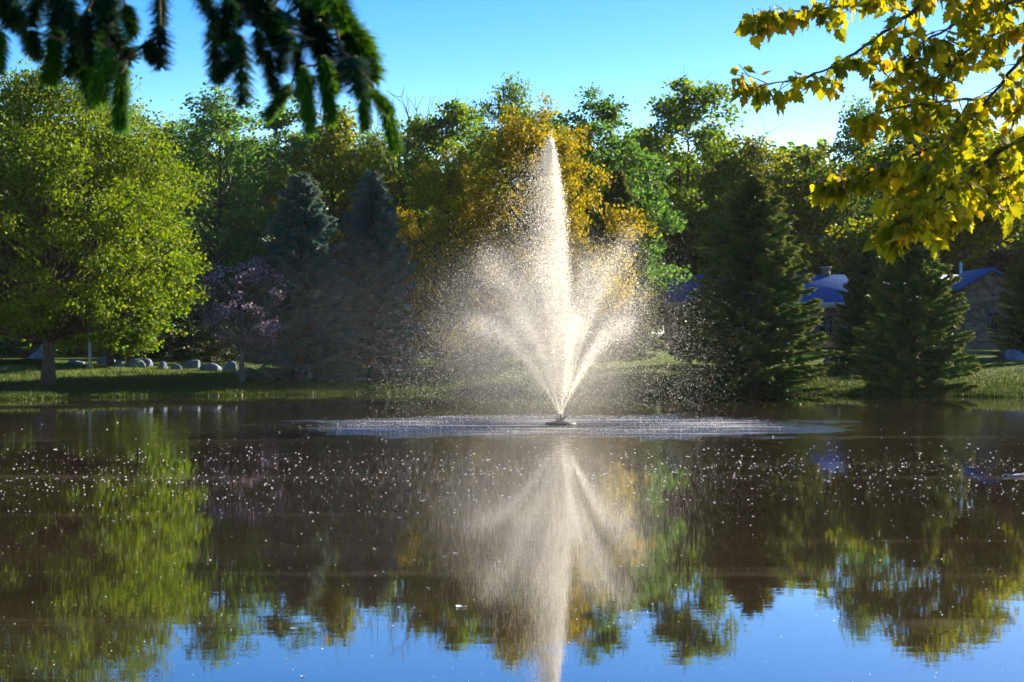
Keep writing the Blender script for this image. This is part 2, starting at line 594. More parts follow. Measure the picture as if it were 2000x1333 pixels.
kind('maple_big', 9.9, 9.2, 1.75, 100000, 0.108, M['leaf_lime'], M['bark'], 11, clumps=320, point=0.62, trunk_r=0.2, clump_r=0.85, lobes=0.10, solid=0.4, skirt=0.9)
kind('round', 13, 7, 1.2, 27000, 0.2, M['leaf_green'], M['bark'], 21, clumps=150, clump_r=1.0, lobes=0.2, point=0.7)
kind('tall', 14, 6, 1.5, 25000, 0.2, M['leaf_green'], M['bark'], 22, clumps=130, clump_r=0.95, point=0.75, lobes=0.28)
kind('loose', 13, 7.5, 1.5, 19000, 0.18, M['leaf_teal'], M['bark'], 23, clumps=120, clump_r=0.95, lobes=0.3, flat=0.7, point=0.75)
kind('dense', 12, 7, 0.8, 28000, 0.2, M['leaf_yellow_green'], M['bark'], 24, clumps=170, clump_r=0.95, point=0.65)
kind('layered', 13, 7, 1.2, 24000, 0.2, M['leaf_green'], M['bark'], 25, clumps=120, clump_r=1.05, flat=0.5, lobes=0.3, point=0.75)
kind('high', 10, 6.5, 4.6, 20000, 0.17, M['leaf_green'], M['bark'], 29, clumps=110, clump_r=0.85, point=0.75, lobes=0.25)  # crown raised clear of the gable, shaped to shade the lawn
kind('gold', 9.5, 8.5, 0.9, 48000, 0.12, M['leaf_gold'], M['bark'], 26, clumps=190, clump_r=0.75, point=0.68, lobes=0.22)
kind('crab', 3.9, 3.7, 1.3, 5200, 0.085, M['blossom'], M['bark_grey'], 27, clumps=55, clump_r=0.36, point=0.8, trunk_r=0.1, lobes=0.2)
kind('shrub', 2.2, 2.6, 0.1, 5200, 0.12, M['leaf_dark'], M['bark'], 28, clumps=45, clump_r=0.42, point=0.6, trunk_r=0.05, lobes=0.2)

plant('maple_tree', 'maple_big', 95, 148, 66, 560, 'big lime green maple with sunlit crown on the left bank')
plant('young_tree', 'round', 215, 300, 75, 300, 'green tree with thin dark trunk behind the big lime maple')
plant('crabapple_tree', 'crab', 472, 515, 69, 215, 'small crabapple with pink blossom beside the row of boulders', rz=0.4)
G = 'trees of the wood behind the lawn'
for a in [
    ('round', 330, 250, 108, 230, 'hazy green tree showing just right of the big lime maple', 'leaf_teal'),
    ('loose', 425, 192, 96, 290, 'airy blue green tree with sky gaps, above the pink crabapple', None),
    ('tall', 545, 215, 104, 220, 'blue green tree rising behind the left blue spruce', 'leaf_teal'),
    ('dense', 655, 228, 98, 210, 'yellow green tree filling the gap above the two blue spruces', None),
    ('round', 735, 275, 106, 190, 'dark green tree behind the tip of the right blue spruce', None),
    ('layered', 868, 212, 97, 230, 'green layered tree left of the golden tree top', None),
    ('tall', 800, 262, 110, 170, 'shaded green tree behind the bare twigs', None),
    ('loose', 990, 168, 103, 180, 'lone green tree top poking above the golden tree', 'leaf_green'),
    ('round', 1075, 235, 106, 190, 'green tree behind the peak of the golden tree', None),
    ('tall', 1185, 203, 97, 200, 'dark green tree right of the fountain column', 'leaf_teal'),
    ('layered', 1335, 170, 109, 240, 'tallest green tree of the wood, layered, left of the sky gap', None),
    ('dense', 1255, 265, 112, 200, 'yellow green tree between the two tall trees right of the fountain', None),
    ('round', 1465, 280, 110, 190, 'green tree under the palest patch of sky', 'leaf_yellow_green'),
    ('tall', 1400, 330, 116, 190, 'shaded green tree behind the large right spruce', None),
    ('dense', 1575, 305, 111, 170, 'low yellow green tree above the blue roof', None),
    ('loose', 1690, 212, 110, 200, 'airy tree top beside the hanging maple twigs', None),
    ('round', 1655, 360, 115, 180, 'shaded green tree behind the chimney', None),
    ('high', 1835, 235, 79, 300, 'added green shade tree mostly hidden behind the hanging maple leaves', 'leaf_yellow_green'),  # added close to the bank so that its shadow falls on the lawn
    ('loose', 1915, 300, 113, 230, 'airy green tree behind the stone gable', 'leaf_yellow_green'),
    ('round', 2030, 330, 114, 220, 'green tree at the far right edge of the wood', None),
    ('tall', 210, 215, 106, 220, 'green tree hidden behind the top of the big lime maple', None),
    ('round', 40, 230, 104, 250, 'green tree behind the left edge of the lime maple', None),
]:
    plant('woodland_tree', a[0], a[1], a[2], a[3], a[4] * 1.25, a[5], group=G, mat=a[6])
plant('golden_tree', 'gold', 1030, 238, 78, 400, 'wide golden yellow tree behind the fountain column', rz=0.8)
plant('golden_tree', 'gold', 880, 325, 76, 300, 'smaller golden tree left of the fountain, next to the spruce', rz=2.2)
plant('purple_tree', 'round', 2010, 425, 108, 190, 'dark purple leaved tree at the right edge behind the gable', mat='leaf_purple')


# the wood goes on behind and to the right of the picture as one mass
mb = MB()
mbk = MB()
for q in range(30):
    if q < 16:
        x_, y_, hh = -33 + q * 4.5 + random.uniform(-1, 1), 119 + random.uniform(0, 9), random.uniform(10, 12.5)
    else:
        x_, y_, hh = 33 + (q - 16) % 7 * 5.0 + random.uniform(-1, 1), (90 if q < 23 else 104) + random.uniform(-2, 3), random.uniform(9, 13)
    key = ('round', 'tall', 'dense', 'layered')[q % 4]
    (tm, cm), H, W = KINDS[key]
    a_ = random.uniform(0, 6.28)
    for me, tgt in ((tm, mbk), (cm, mb)):
        v_ = np.zeros(len(me.vertices) * 3, np.float32)
        me.vertices.foreach_get('co', v_)
        v_ = v_.reshape(-1, 3)
        sel = slice(None)
        sc_ = hh / H
        v2 = np.stack([(v_[:, 0] * math.cos(a_) - v_[:, 1] * math.sin(a_)) * sc_ * 1.25 + x_, (v_[:, 0] * math.sin(a_) + v_[:, 1] * math.cos(a_)) * sc_ * 1.25 + y_, v_[:, 2] * sc_ + gz(x_, y_)], 1)
        nq = len(v_) // 4
        if me is cm:
            pick = np.arange(nq)[::5]
            v2 = v2.reshape(nq, 4, 3)[pick]
            ctr = v2.mean(1, keepdims=True)
            v2 = (ctr + (v2 - ctr) * 2.0).reshape(-1, 3)
            tgt.add(v2, np.arange(len(v2)).reshape(-1, 4))
wood = mb.build('distant_wood', M['leaf_green'])
tag(wood, 'green mass of distant wood behind the nearer trees', 'wood', kind='stuff')

# ------------------------------------------------------------------ bare trees
def bare_tree(px, top, d, label, seed):
    rng = np.random.default_rng(seed)
    p_ = at(px, top, d)
    z0 = gz(p_.x, d)
    H = p_.z - z0
    e = empty('bare_tree', (p_.x, d, z0), label, 'tree', 'bare trees of the wood')
    m_ = MB()
    zz = np.linspace(-0.2, H * 0.8, 6)
    m_.tube(np.stack([0.1 * np.sin(zz), 0.1 * np.cos(zz), zz], 1), np.linspace(0.14, 0.05, 6), 6)
    m_.build('trunk', M['bark'], e)
    for k in range(9):
        m2 = MB()
        s0 = np.array([0, 0, H * rng.uniform(0.55, 0.8)])
        dr = unit(np.array([rng.normal() * 0.5, rng.normal() * 0.5, 1.0]))
        L = (H - s0[2]) * rng.uniform(0.75, 1.0)
        s_ = np.linspace(0, 1, 5)[:, None]
        pts = s0 + dr * L * s_ + np.cumsum(rng.normal(size=(5, 3)) * 0.06, 0)
        m2.tube(pts, np.linspace(0.05, 0.012, 5), 4)
        for q in range(8):
            st = pts[rng.integers(1, 5)]
            e2 = st + unit(dr + rng.normal(size=3) * 0.5) * L * 0.3
            m2.tube([st, (st + e2) / 2 + rng.normal(size=3) * 0.04, e2], [0.02, 0.014, 0.008], 3)
        m2.build('branch', M['bark'], e)


bare_tree(790, 200, 100, 'bare twiggy tree top left of the golden tree', 3)
bare_tree(825, 188, 101, 'crooked bare snag standing just right of the twiggy bare tree', 4)
bare_tree(1412, 240, 110, 'bare grey twigs right of the tallest green tree', 5)


# ------------------------------------------------------------------ spruces
def spruce_meshes(name, H, W, seed, mat, twig=0.30):
    rng = np.random.default_rng(seed)
    mt, mc = MB(), MB()
    mt.tube([(0, 0, -0.2), (0.02, 0, H * 0.5), (0, 0, H * 0.99)], [0.022 * H, 0.013 * H, 0.006], 8)
    z = 0.12
    tri_v, tips = [], []
    while z < H * 0.985:
        f = z / H
        L0 = W / 2 * (1 - f) ** 0.72 * (0.75 + 0.25 * min(1, f / 0.12)) + 0.05
        nb = int(5 + 3 * (1 - f) + rng.integers(0, 2))
        a0 = rng.uniform(0, 6.28)
        for q in range(nb):
            a = a0 + q * 6.283 / nb + rng.normal() * 0.22
            L = L0 * rng.uniform(0.68, 1.15)
            zz = z + rng.normal() * 0.07
            dirv = np.array([math.cos(a), math.sin(a), 0])
            up = 0.55 * f - 0.22
            s_ = np.linspace(0, 1, 6)
            pts = dirv * (L * s_)[:, None] + np.array([0, 0, 1]) * (zz + L * (up * s_ + 0.22 * s_ ** 2.2))[:, None]
            mt.tube(pts, np.linspace(0.012 + 0.012 * L, 0.004, 6), 3)
            m = int(17 + L / 0.0195)
            u = rng.uniform(0.12, 1.0, m) ** 0.75
            root = np.stack([np.interp(u, s_, pts[:, i]) for i in range(3)], 1)
            side = np.array([-dirv[1], dirv[0], 0])
            sg = rng.choice([-1, 1], m)
            ln_ = twig * (0.55 + 0.75 * (1 - u)) * rng.uniform(0.6, 1.25, m) * min(1, 0.4 + L)
            d_ = unit(dirv * rng.uniform(0.5, 1.2, m)[:, None] + side * (sg * rng.uniform(0.2, 1.0, m))[:, None] + np.array([0, 0, 1]) * rng.normal(-0.12, 0.3, m)[:, None])
            e = root + d_ * ln_[:, None]
            for w_ in range(3):
                o_ = unit(np.cross(d_, unit(rng.normal(size=(m, 3))))) * (0.034 + 0.022 * rng.random((m, 1)))
                mid = root * 0.6 + e * 0.4
                tri_v.append(np.stack([root, mid + o_, e + rng.normal(size=(m, 3)) * 0.02, mid - o_], 1))
                tp = np.clip((u - 0.62) / 0.38, 0, 1) * 0.32
                tips.append(np.stack([tp * 0.3, tp * 0.7, np.clip(tp + 0.08 + 1.2 * max(0, f - 0.72), 0, 1), tp * 0.7], 1))  # new growth, plus tan sunlight painted in towards the treetop
        z += 0.145 * (1.15 - 0.5 * f) * rng.uniform(0.8, 1.2)
    v = np.concatenate(tri_v).reshape(-1, 3)
    mc.add(v, np.arange(len(v)).reshape(-1, 4), np.concatenate(tips).ravel())
    return mt.mesh(name + '_trunk', M['bark']), mc.mesh(name + '_crown', mat, att=True)


SPR = {
    'a': (spruce_meshes('spruce_a', 7.2, 3.9, 41, M['spruce_green']), 7.2, 3.9),
    'b': (spruce_meshes('spruce_b', 7.0, 3.6, 42, M['spruce_blue']), 7.0, 3.6),
    'c': (spruce_meshes('spruce_c', 6.0, 4.0, 43, M['spruce_green']), 6.0, 4.0),
}


def spruce(key, px, top, d, wpx, label, mat=None, rz=0.0):
    (tm, cm), H, W = SPR[key]
    p_ = at(px, top, d)
    z0 = gz(p_.x, d)
    w_ = wpx * d / F / W
    e = empty('spruce_tree', (p_.x, d, z0 - 0.05), label, 'tree', 'spruces on the lawn', rz, (w_, w_, (p_.z - z0) / H))
    link('trunk', tm, e)
    c = link('crown', cm, e)
    if mat:
        c.material_slots[0].link = 'OBJECT'
        c.material_slots[0].material = M[mat]


spruce('b', 588, 335, 71, 265, 'blue green spruce on the left, nearer the pink crabapple', rz=0.5)
spruce('b', 727, 330, 73, 235, 'dark blue spruce left of the fountain, nearer the golden tree', rz=2.6)
spruce('a', 1472, 335, 67.6, 330, 'large spruce right of the fountain with sunlit right side', rz=1.0)
spruce('a', 1690, 462, 76, 150, 'narrow dark spruce between the blue roof and the broad spruce', rz=3.0)
spruce('c', 1785, 425, 65.8, 265, 'broad dark spruce on the right bank below the maple leaves', rz=0.2)
spruce('a', 2030, 395, 82, 200, 'dark spruce cut off by the right edge beside the gable', rz=4.0)
spruce('a', 1205, 330, 84, 170, 'spruce half hidden behind the golden tree, right of the fountain', rz=5.0)

# ------------------------------------------------------------------ shrubs, hedges, undergrowth
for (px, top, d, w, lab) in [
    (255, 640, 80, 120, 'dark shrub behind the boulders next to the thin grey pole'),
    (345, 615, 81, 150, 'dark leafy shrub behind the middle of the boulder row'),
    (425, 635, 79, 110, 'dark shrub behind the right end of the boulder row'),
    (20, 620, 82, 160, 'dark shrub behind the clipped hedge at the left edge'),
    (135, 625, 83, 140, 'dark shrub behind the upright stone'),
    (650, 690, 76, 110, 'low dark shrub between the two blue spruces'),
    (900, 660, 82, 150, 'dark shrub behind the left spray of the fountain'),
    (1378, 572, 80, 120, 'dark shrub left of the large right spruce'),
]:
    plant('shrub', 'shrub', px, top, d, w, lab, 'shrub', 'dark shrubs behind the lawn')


def hedge(px0, px1, top, d, label):
    a, b_ = at(px0, top, d), at(px1, top, d)
    z0 = gz((a.x + b_.x) / 2, d)
    L, hh, dp = b_.x - a.x, a.z - z0, 0.8
    e = empty('hedge', ((a.x + b_.x) / 2, d, z0), label, 'hedge', 'clipped low hedges')
    m_ = MB()
    for k in range(7):
        x_ = -L / 2 + L * (k + 0.5) / 7
        m_.tube([(x_, 0, -0.1), (x_ + 0.03, 0.05, hh * 0.5), (x_ - 0.02, 0, hh * 0.9)], [0.02, 0.014, 0.006], 5)
    m_.build('stems', M['bark'], e)
    n_ = 3800
    q = R.uniform(-1, 1, (n_, 3))
    ax = R.integers(0, 3, n_)
    q[np.arange(n_), ax] = np.sign(q[np.arange(n_), ax]) * R.uniform(0.8, 1.0, n_)
    pos = q * np.array([L / 2, dp / 2, hh / 2]) + np.array([0, 0, hh / 2]) + R.normal(size=(n_, 3)) * 0.02
    m2 = MB()
    leaf_cards(m2, pos, unit(R.normal(size=(n_, 3)) + np.array([0, 0, 0.4])), R.uniform(0.04, 0.08, n_))
    m2.build('foliage', M['leaf_dark'], e)


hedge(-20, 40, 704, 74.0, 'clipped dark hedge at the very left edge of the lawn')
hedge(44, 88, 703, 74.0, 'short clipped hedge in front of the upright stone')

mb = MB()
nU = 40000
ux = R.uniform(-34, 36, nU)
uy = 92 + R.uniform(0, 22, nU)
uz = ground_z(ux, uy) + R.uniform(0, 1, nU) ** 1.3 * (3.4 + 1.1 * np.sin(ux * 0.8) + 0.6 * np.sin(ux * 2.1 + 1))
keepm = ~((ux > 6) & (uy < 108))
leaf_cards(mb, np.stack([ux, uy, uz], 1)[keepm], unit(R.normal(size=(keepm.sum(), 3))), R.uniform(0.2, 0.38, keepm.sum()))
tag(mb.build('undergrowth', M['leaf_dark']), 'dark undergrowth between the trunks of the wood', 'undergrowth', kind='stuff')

# ------------------------------------------------------------------ boulders
M['boulder'] = solid_mat('boulder', (0.055, 0.085, 0.14), (0.14, 0.19, 0.28), 3.5, 0.85, 0.7, 8)


def boulder(px, top, d, wpx, label, hs=1.0, seed=0, name='boulder', pointy=0.0, group='boulders on the lawn'):
    rng = np.random.default_rng(seed + 100)
    p_ = at(px, top, d)
    z0 = gz(p_.x, d)
    h, w = max(0.15, p_.z - z0), wpx * d / F
    import bmesh
    bm = bmesh.new()
    bmesh.ops.create_icosphere(bm, subdivisions=3, radius=1)
    planes = [(unit(rng.normal(size=3)), rng.uniform(0.5, 0.85)) for _ in range(13)]
    ph = rng.uniform(0, 6, 6)
    for v in bm.verts:
        c = np.array(v.co)
        for nrm, dd in planes:
            ex = c @ nrm - dd
            if ex > 0:
                c = c - nrm * ex * 0.96
        c *= 1 + 0.05 * math.sin(4 * c[0] + ph[0]) * math.sin(5 * c[2] + ph[1]) + 0.03 * math.sin(11 * c[1] + ph[2]) + 0.02 * math.sin(17 * c[0] + ph[3])
        if pointy:
            k_ = 1 - pointy * max(0, (c[2] + 0.4) / 1.4)
            c[0] = c[0] * k_ + 0.25 * max(0, c[2])
            c[1] *= k_
        v.co = c
    top_z = max(v.co.z for v in bm.verts)
    mxx = max(abs(v.co.x) for v in bm.verts)
    for v in bm.verts:
        v.co.x *= w / 2 / mxx
        v.co.y *= w / 2 * 0.8
        v.co.z = v.co.z / top_z * h if v.co.z > 0 else v.co.z * 0.25
    me = bpy.data.meshes.new(name)
    bm.to_mesh(me)
    bm.free()
    me.polygons.foreach_set('use_smooth', np.ones(len(me.polygons), bool))
    me.materials.append(M['boulder'])
    ob = link(name, me)
    ob.location = (p_.x, d, z0)
    tag(ob, label, 'boulder', group)


BL = [
    (148, 711, 48, 'flat blue grey boulder right of the big maple trunk'),
    (205, 701, 42, 'blue grey boulder right beside the thin grey pole'),
    (232, 708, 26, 'small pale stone just right of the thin dark trunk'),
    (258, 706, 52, 'pale sloping boulder third from the pole'),
    (283, 705, 40, 'rounded boulder in the middle of the row, highest of the left group'),
    (317, 711, 26, 'small round boulder just right of the rounded middle one'),
    (346, 716, 24, 'small flat stone in the middle of the boulder row'),
    (375, 708, 40, 'rounded blue boulder left of the long flat ones'),
    (415, 714, 50, 'long flat boulder near the right end of the row'),
    (452, 710, 34, 'squat blue boulder at the crabapple trunk, end of the row'),
]
for q, (px, top, w, lab) in enumerate(BL):
    boulder(px, top - 5, 75.5 + 0.6 * math.sin(q * 2), w, lab, seed=q)
boulder(78, 669, 77, 56, 'tall upright pale stone behind the big maple trunk', seed=31, name='standing_stone', pointy=0.55, group='upright stones')
boulder(1622, 684, 79, 42, 'larger blue grey boulder right of the large spruce', seed=41)
boulder(1652, 694, 78, 30, 'smaller blue grey boulder left of the broad spruce', seed=42)
boulder(1978, 682, 79, 60, 'blue grey boulder at the right edge of the lawn', seed=43)

# ------------------------------------------------------------------ poles
M['pole'] = solid_mat('painted_metal', (0.24, 0.27, 0.30), (0.32, 0.35, 0.38), 12, 0.45, 0.05, metal=0.2)
M['white_paint'] = solid_mat('white_paint', (0.72, 0.70, 0.66), (0.82, 0.80, 0.76), 12, 0.5, 0.05)


def pole(px, top, d, rpx, label, mat, name):
    p_ = at(px, top, d)
    z0 = gz(p_.x, d)
    r_ = rpx * d / F
    e = empty(name, (p_.x, d, z0), label, 'pole')
    H = p_.z - z0
    m_ = MB()
    m_.lathe([(r_, -0.1), (r_, H * 0.5), (r_ * 0.85, H), (0.001, H)], 14)
    m_.build('shaft', mat, e, True)
    m_ = MB()
    m_.lathe([(0.001, 0.06), (r_ * 1.9, 0.06), (r_ * 2.0, 0.04), (r_ * 2.0, -0.05)], 14)
    m_.build('base_plate', mat, e)
    m_ = MB()
    m_.lathe([(r_ * 0.9, H), (r_ * 1.3, H + r_ * 0.6), (r_ * 0.9, H + r_ * 1.7), (0.001, H + r_ * 2.0)], 14)
    m_.build('finial', mat, e, True)


pole(176, 430, 73.5, 3.0, 'thin grey metal pole rising from the boulders into the maple', M['pole'], 'metal_pole')
pole(1877, 458, 106, 3.2, 'bright white slim pole standing by the stone gable', M['white_paint'], 'white_pole')

# ------------------------------------------------------------------ house
wall_m, n, l = new_mat('rubble_stone')
t = n.new('ShaderNodeTexCoord')
vo = n.new('ShaderNodeTexVoronoi')
vo.inputs['Scale'].default_value = 4.2
mpn = n.new('ShaderNodeMapping')
mpn.inputs['Scale'].default_value = (1, 1, 1.7)
l.new(t.outputs['Object'], mpn.inputs[0])
l.new(mpn.outputs[0], vo.inputs['Vector'])
hsn = n.new('ShaderNodeSeparateColor')
l.new(vo.outputs['Color'], hsn.inputs[0])
r_ = ramp(n, [(0, (0.11, 0.075, 0.05)), (0.5, (0.19, 0.135, 0.09)), (1, (0.27, 0.20, 0.14))])
l.new(hsn.outputs[0], r_.inputs[0])
p = n.new('ShaderNodeBsdfPrincipled')
p.inputs['Roughness'].default_value = 0.9
l.new(r_.outputs[0], p.inputs['Base Color'])
b = n.new('ShaderNodeBump')
b.inputs['Strength'].default_value = 0.8
b.inputs['Distance'].default_value = 0.04
b.invert = True
l.new(vo.outputs['Distance'], b.inputs['Height'])
l.new(b.outputs[0], p.inputs['Normal'])
o = n.new('ShaderNodeOutputMaterial')
l.new(p.outputs[0], o.inputs[0])
M['stone'] = wall_m
M['roof'] = solid_mat('slate_roof', (0.006, 0.05, 0.19), (0.016, 0.085, 0.28), 14, 0.42, 0.4, 5, (1, 1, 3), spec=0.6)  # blue of the skylight on the slates is put into the colour
M['fascia'] = solid_mat('fascia', (0.42, 0.36, 0.28), (0.5, 0.44, 0.36), 8, 0.6, 0.1)
M['frame'] = solid_mat('window_frame', (0.10, 0.09, 0.08), (0.14, 0.13, 0.12), 9, 0.5, 0.05)
gm_, n, l = new_mat('window_glass')
p = n.new('ShaderNodeBsdfPrincipled')
p.inputs['Base Color'].default_value = (0.02, 0.028, 0.04, 1)
p.inputs['Roughness'].default_value = 0.06
p.inputs['Specular IOR Level'].default_value = 0.9
o = n.new('ShaderNodeOutputMaterial')
l.new(p.outputs[0], o.inputs[0])
M['glass'] = gm_

HD = 99.0
k_ = HD / F
hz = 1.25
house = empty('stone_house', (15.5, HD, hz), 'low stone house with slate roof tinted skylight blue behind the right spruces', 'house')
hx = lambda px: (px - 1000) * k_ - 15.5
hzz = lambda py: CH - (py - HY) * k_ - hz
x0, x1 = hx(1300), hx(1900)
ze, zr = hzz(590), hzz(533)
m_ = MB()
m_.box((x0 + 0.4, 0, -0.4), (x1, 6.4, ze + 0.02))
m_.build('wall', M['stone'], house)
m_ = MB()      # main roof, ridge along x, with thickness
yo, ym, ybk = -0.55, 3.2, 6.95
th = 0.16
for sg in (0, 1):
    yy = yo if sg == 0 else ybk
    m_.add([(x0, yy, ze), (x1, yy, ze), (x1, ym, zr), (x0, ym, zr), (x0, yy, ze - th), (x1, yy, ze - th), (x1, ym, zr - th), (x0, ym, zr - th)],
           [(0, 1, 2, 3), (4, 7, 6, 5), (0, 4, 5, 1), (1, 5, 6, 2), (3, 7, 4, 0)] if sg == 0 else [(1, 0, 3, 2), (5, 6, 7, 4), (1, 5, 4, 0), (2, 6, 5, 1), (0, 4, 7, 3)])
rf = m_.build('roof', M['roof'], house)
m_ = MB()
m_.box((x0, yo - 0.05, ze - th - 0.12), (hx(1862), yo - 0.003, ze - 0.03))
m_.build('fascia', M['fascia'], house)
m_ = MB()      # chimney
cx0, cx1 = hx(1625), hx(1641)
m_.box((cx0, 3.0, zr - 0.5), (cx1, 3.6, hzz(520)))
ch = m_.build('chimney', M['stone'], rf)
m_ = MB()
m_.box((cx0 - 0.06, 2.94, hzz(520) + 0.003), (cx1 + 0.06, 3.66, hzz(520) + 0.07))
m_.build('chimney_cap', M['fascia'], rf)
# gable wing
g0, g1, gp = hx(1862), hx(1962), hx(1906)
gp = (g0 + g1) / 2
gze, gzr = hzz(556), hzz(526)
gy0, gy1 = -2.6, 3.0
m_ = MB()
m_.add([(g0, gy0, -0.4), (g1, gy0, -0.4), (g1, gy0, gze), (gp, gy0, gzr - 0.1), (g0, gy0, gze),
        (g0, gy1, -0.4), (g1, gy1, -0.4), (g1, gy1, gze), (gp, gy1, gzr - 0.1), (g0, gy1, gze)], [(0, 1, 2, 3, 4)])
m_.add([(g0, gy0, -0.4), (g1, gy0, -0.4), (g1, gy0, gze), (g0, gy0, gze), (g0, gy1, -0.4), (g1, gy1, -0.4), (g1, gy1, gze), (g0, gy1, gze)],
       [(1, 5, 6, 2), (4, 0, 3, 7)])
m_.build('gable_wall', M['stone'], house)
m_ = MB()
for sx, ex in ((-1, g0 - 0.35), (1, g1 + 0.35)):
    sl = (gzr - gze) / (gp - g0)
    ee = gzr - sl * abs(ex - gp)
    v_ = [(ex, gy0 - 0.35, ee), (gp, gy0 - 0.35, gzr), (gp, gy1, gzr), (ex, gy1, ee)]
    v_ += [(a_, b2, c_ - 0.17) for a_, b2, c_ in v_]
    m_.add(v_, [(0, 1, 2, 3), (4, 7, 6, 5), (0, 4, 5, 1), (3, 7, 4, 0), (2, 6, 7, 3)])
m_.build('gable_roof', M['roof'], house)


def window(xa, xb, za, zb, y, panes=2):
    f_ = MB()
    w_ = 0.07
    f_.box((xa - w_, y - 0.06, za - w_), (xa, y, zb + w_))
    f_.box((xb, y - 0.06, za - w_), (xb + w_, y, zb + w_))
    f_.box((xa + 0.002, y - 0.058, zb), (xb - 0.002, y, zb + w_))
    f_.box((xa + 0.002, y - 0.058, za - w_), (xb - 0.002, y, za))
    fo = f_.build('window', M['frame'], house)
    for q in range(panes):
        a_ = xa + (xb - xa) * q / panes + 0.02
        b2 = xa + (xb - xa) * (q + 1) / panes - 0.02
        g_ = MB()
        g_.box((a_, y - 0.03, za + 0.02), (b2, y - 0.004, zb - 0.02))
        g_.build('pane', M['glass'], fo)
    s_ = MB()
    s_.box((xa - 0.12, y - 0.14, za - w_ - 0.08), (xb + 0.12, y - 0.002, za - w_ - 0.003))
    s_.build('sill', M['fascia'], fo)


window(hx(1905), hx(1926), hzz(645), hzz(612), gy0)
window(hx(1340), hx(1375), hzz(655), hzz(612), 0.0, 3)
window(hx(1600), hx(1625), hzz(655), hzz(618), 0.0)

# ------------------------------------------------------------------ fountain
fm, n, l = new_mat('water_drops')
d1 = n.new('ShaderNodeBsdfTranslucent')
d1.inputs[0].default_value = (0.70, 0.68, 0.63, 1)
d2 = n.new('ShaderNodeBsdfDiffuse')
d2.inputs[0].default_value = (0.75, 0.75, 0.74, 1)
mxs = n.new('ShaderNodeMixShader')
mxs.inputs[0].default_value = 0.15
l.new(d1.outputs[0], mxs.inputs[1])
l.new(d2.outputs[0], mxs.inputs[2])
gl = n.new('ShaderNodeBsdfGlossy')
gl.inputs['Roughness'].default_value = 0.15
mx2 = n.new('ShaderNodeMixShader')
mx2.inputs[0].default_value = 0.06
l.new(mxs.outputs[0], mx2.inputs[1])
l.new(gl.outputs[0], mx2.inputs[2])
o = n.new('ShaderNodeOutputMaterial')
l.new(mx2.outputs[0], o.inputs[0])
M['drops'] = fm
# a drop: two crossed thin lenses of water, so that sunlight can shine through it
TET = np.array([(0, 0, 1), (1, 0, 0), (0, 0, -1), (-1, 0, 0), (0, 1, 0), (0, -1, 0)], float) * 1.25
TF = np.array([(0, 1, 2, 3), (0, 4, 2, 5)])


def drop_mesh(m_, pos, r, tf):
    ok = pos[:, 2] > 0.004
    pos, r = pos[ok], r[ok]
    n_ = len(pos)
    q = unit(R.normal(size=(n_, 4)))
    w, x, y, z = q.T
    rot = np.stack([1 - 2 * (y * y + z * z), 2 * (x * y - z * w), 2 * (x * z + y * w), 2 * (x * y + z * w), 1 - 2 * (x * x + z * z), 2 * (y * z - x * w),
                    2 * (x * z - y * w), 2 * (y * z + x * w), 1 - 2 * (x * x + y * y)], -1).reshape(n_, 3, 3)
    nv_ = int(tf.max()) + 1
    v = np.einsum('nij,kj->nki', rot, TET[:nv_]) * r[:, None, None] + pos[:, None, :]
    m_.add(v.reshape(-1, 3), (np.arange(n_)[:, None, None] * nv_ + tf[None]).reshape(-1, 4))


def drops(name, parent, *sets):
    """one body of spray; each set is (positions, radii, faces of a drop)"""
    m_ = MB()
    for pos, r, tf in sets:
        drop_mesh(m_, pos, r, tf)
    ob = m_.build(name, M['drops'], parent)
    ob['kind'] = 'stuff'
    return ob


fountain = empty('fountain', (FX, FY, 0), 'white spraying fountain in the middle of the pond on a dark float', 'fountain')
M['black_plastic'] = solid_mat('black_plastic', (0.012, 0.012, 0.013), (0.03, 0.03, 0.03), 20, 0.5, 0.1)
m_ = MB()
m_.lathe([(0.20, -0.05), (0.32, -0.03), (0.345, 0.015), (0.32, 0.055), (0.20, 0.06)], 28)
m_.build('float', M['black_plastic'], fountain, True)
m_ = MB()
m_.lathe([(0.215, 0.055), (0.2, 0.075), (0.1, 0.085), (0.09, 0.13), (0.001, 0.13)], 24)
m_.build('pump_housing', M['black_plastic'], fountain)
for q in range(8):
    a = q * math.pi / 4
    m_ = MB()
    dx, dy = math.cos(a), math.sin(a)
    m_.tube([(dx * 0.07, dy * 0.07, 0.10), (dx * 0.12, dy * 0.12, 0.19)], [0.016, 0.011], 8)
    m_.build('nozzle', M['black_plastic'], fountain)
m_ = MB()
m_.tube([(0, 0, 0.12), (0, 0, 0.24)], [0.03, 0.02], 10)
m_.build('nozzle', M['black_plastic'], fountain)

GRAV = 9.81


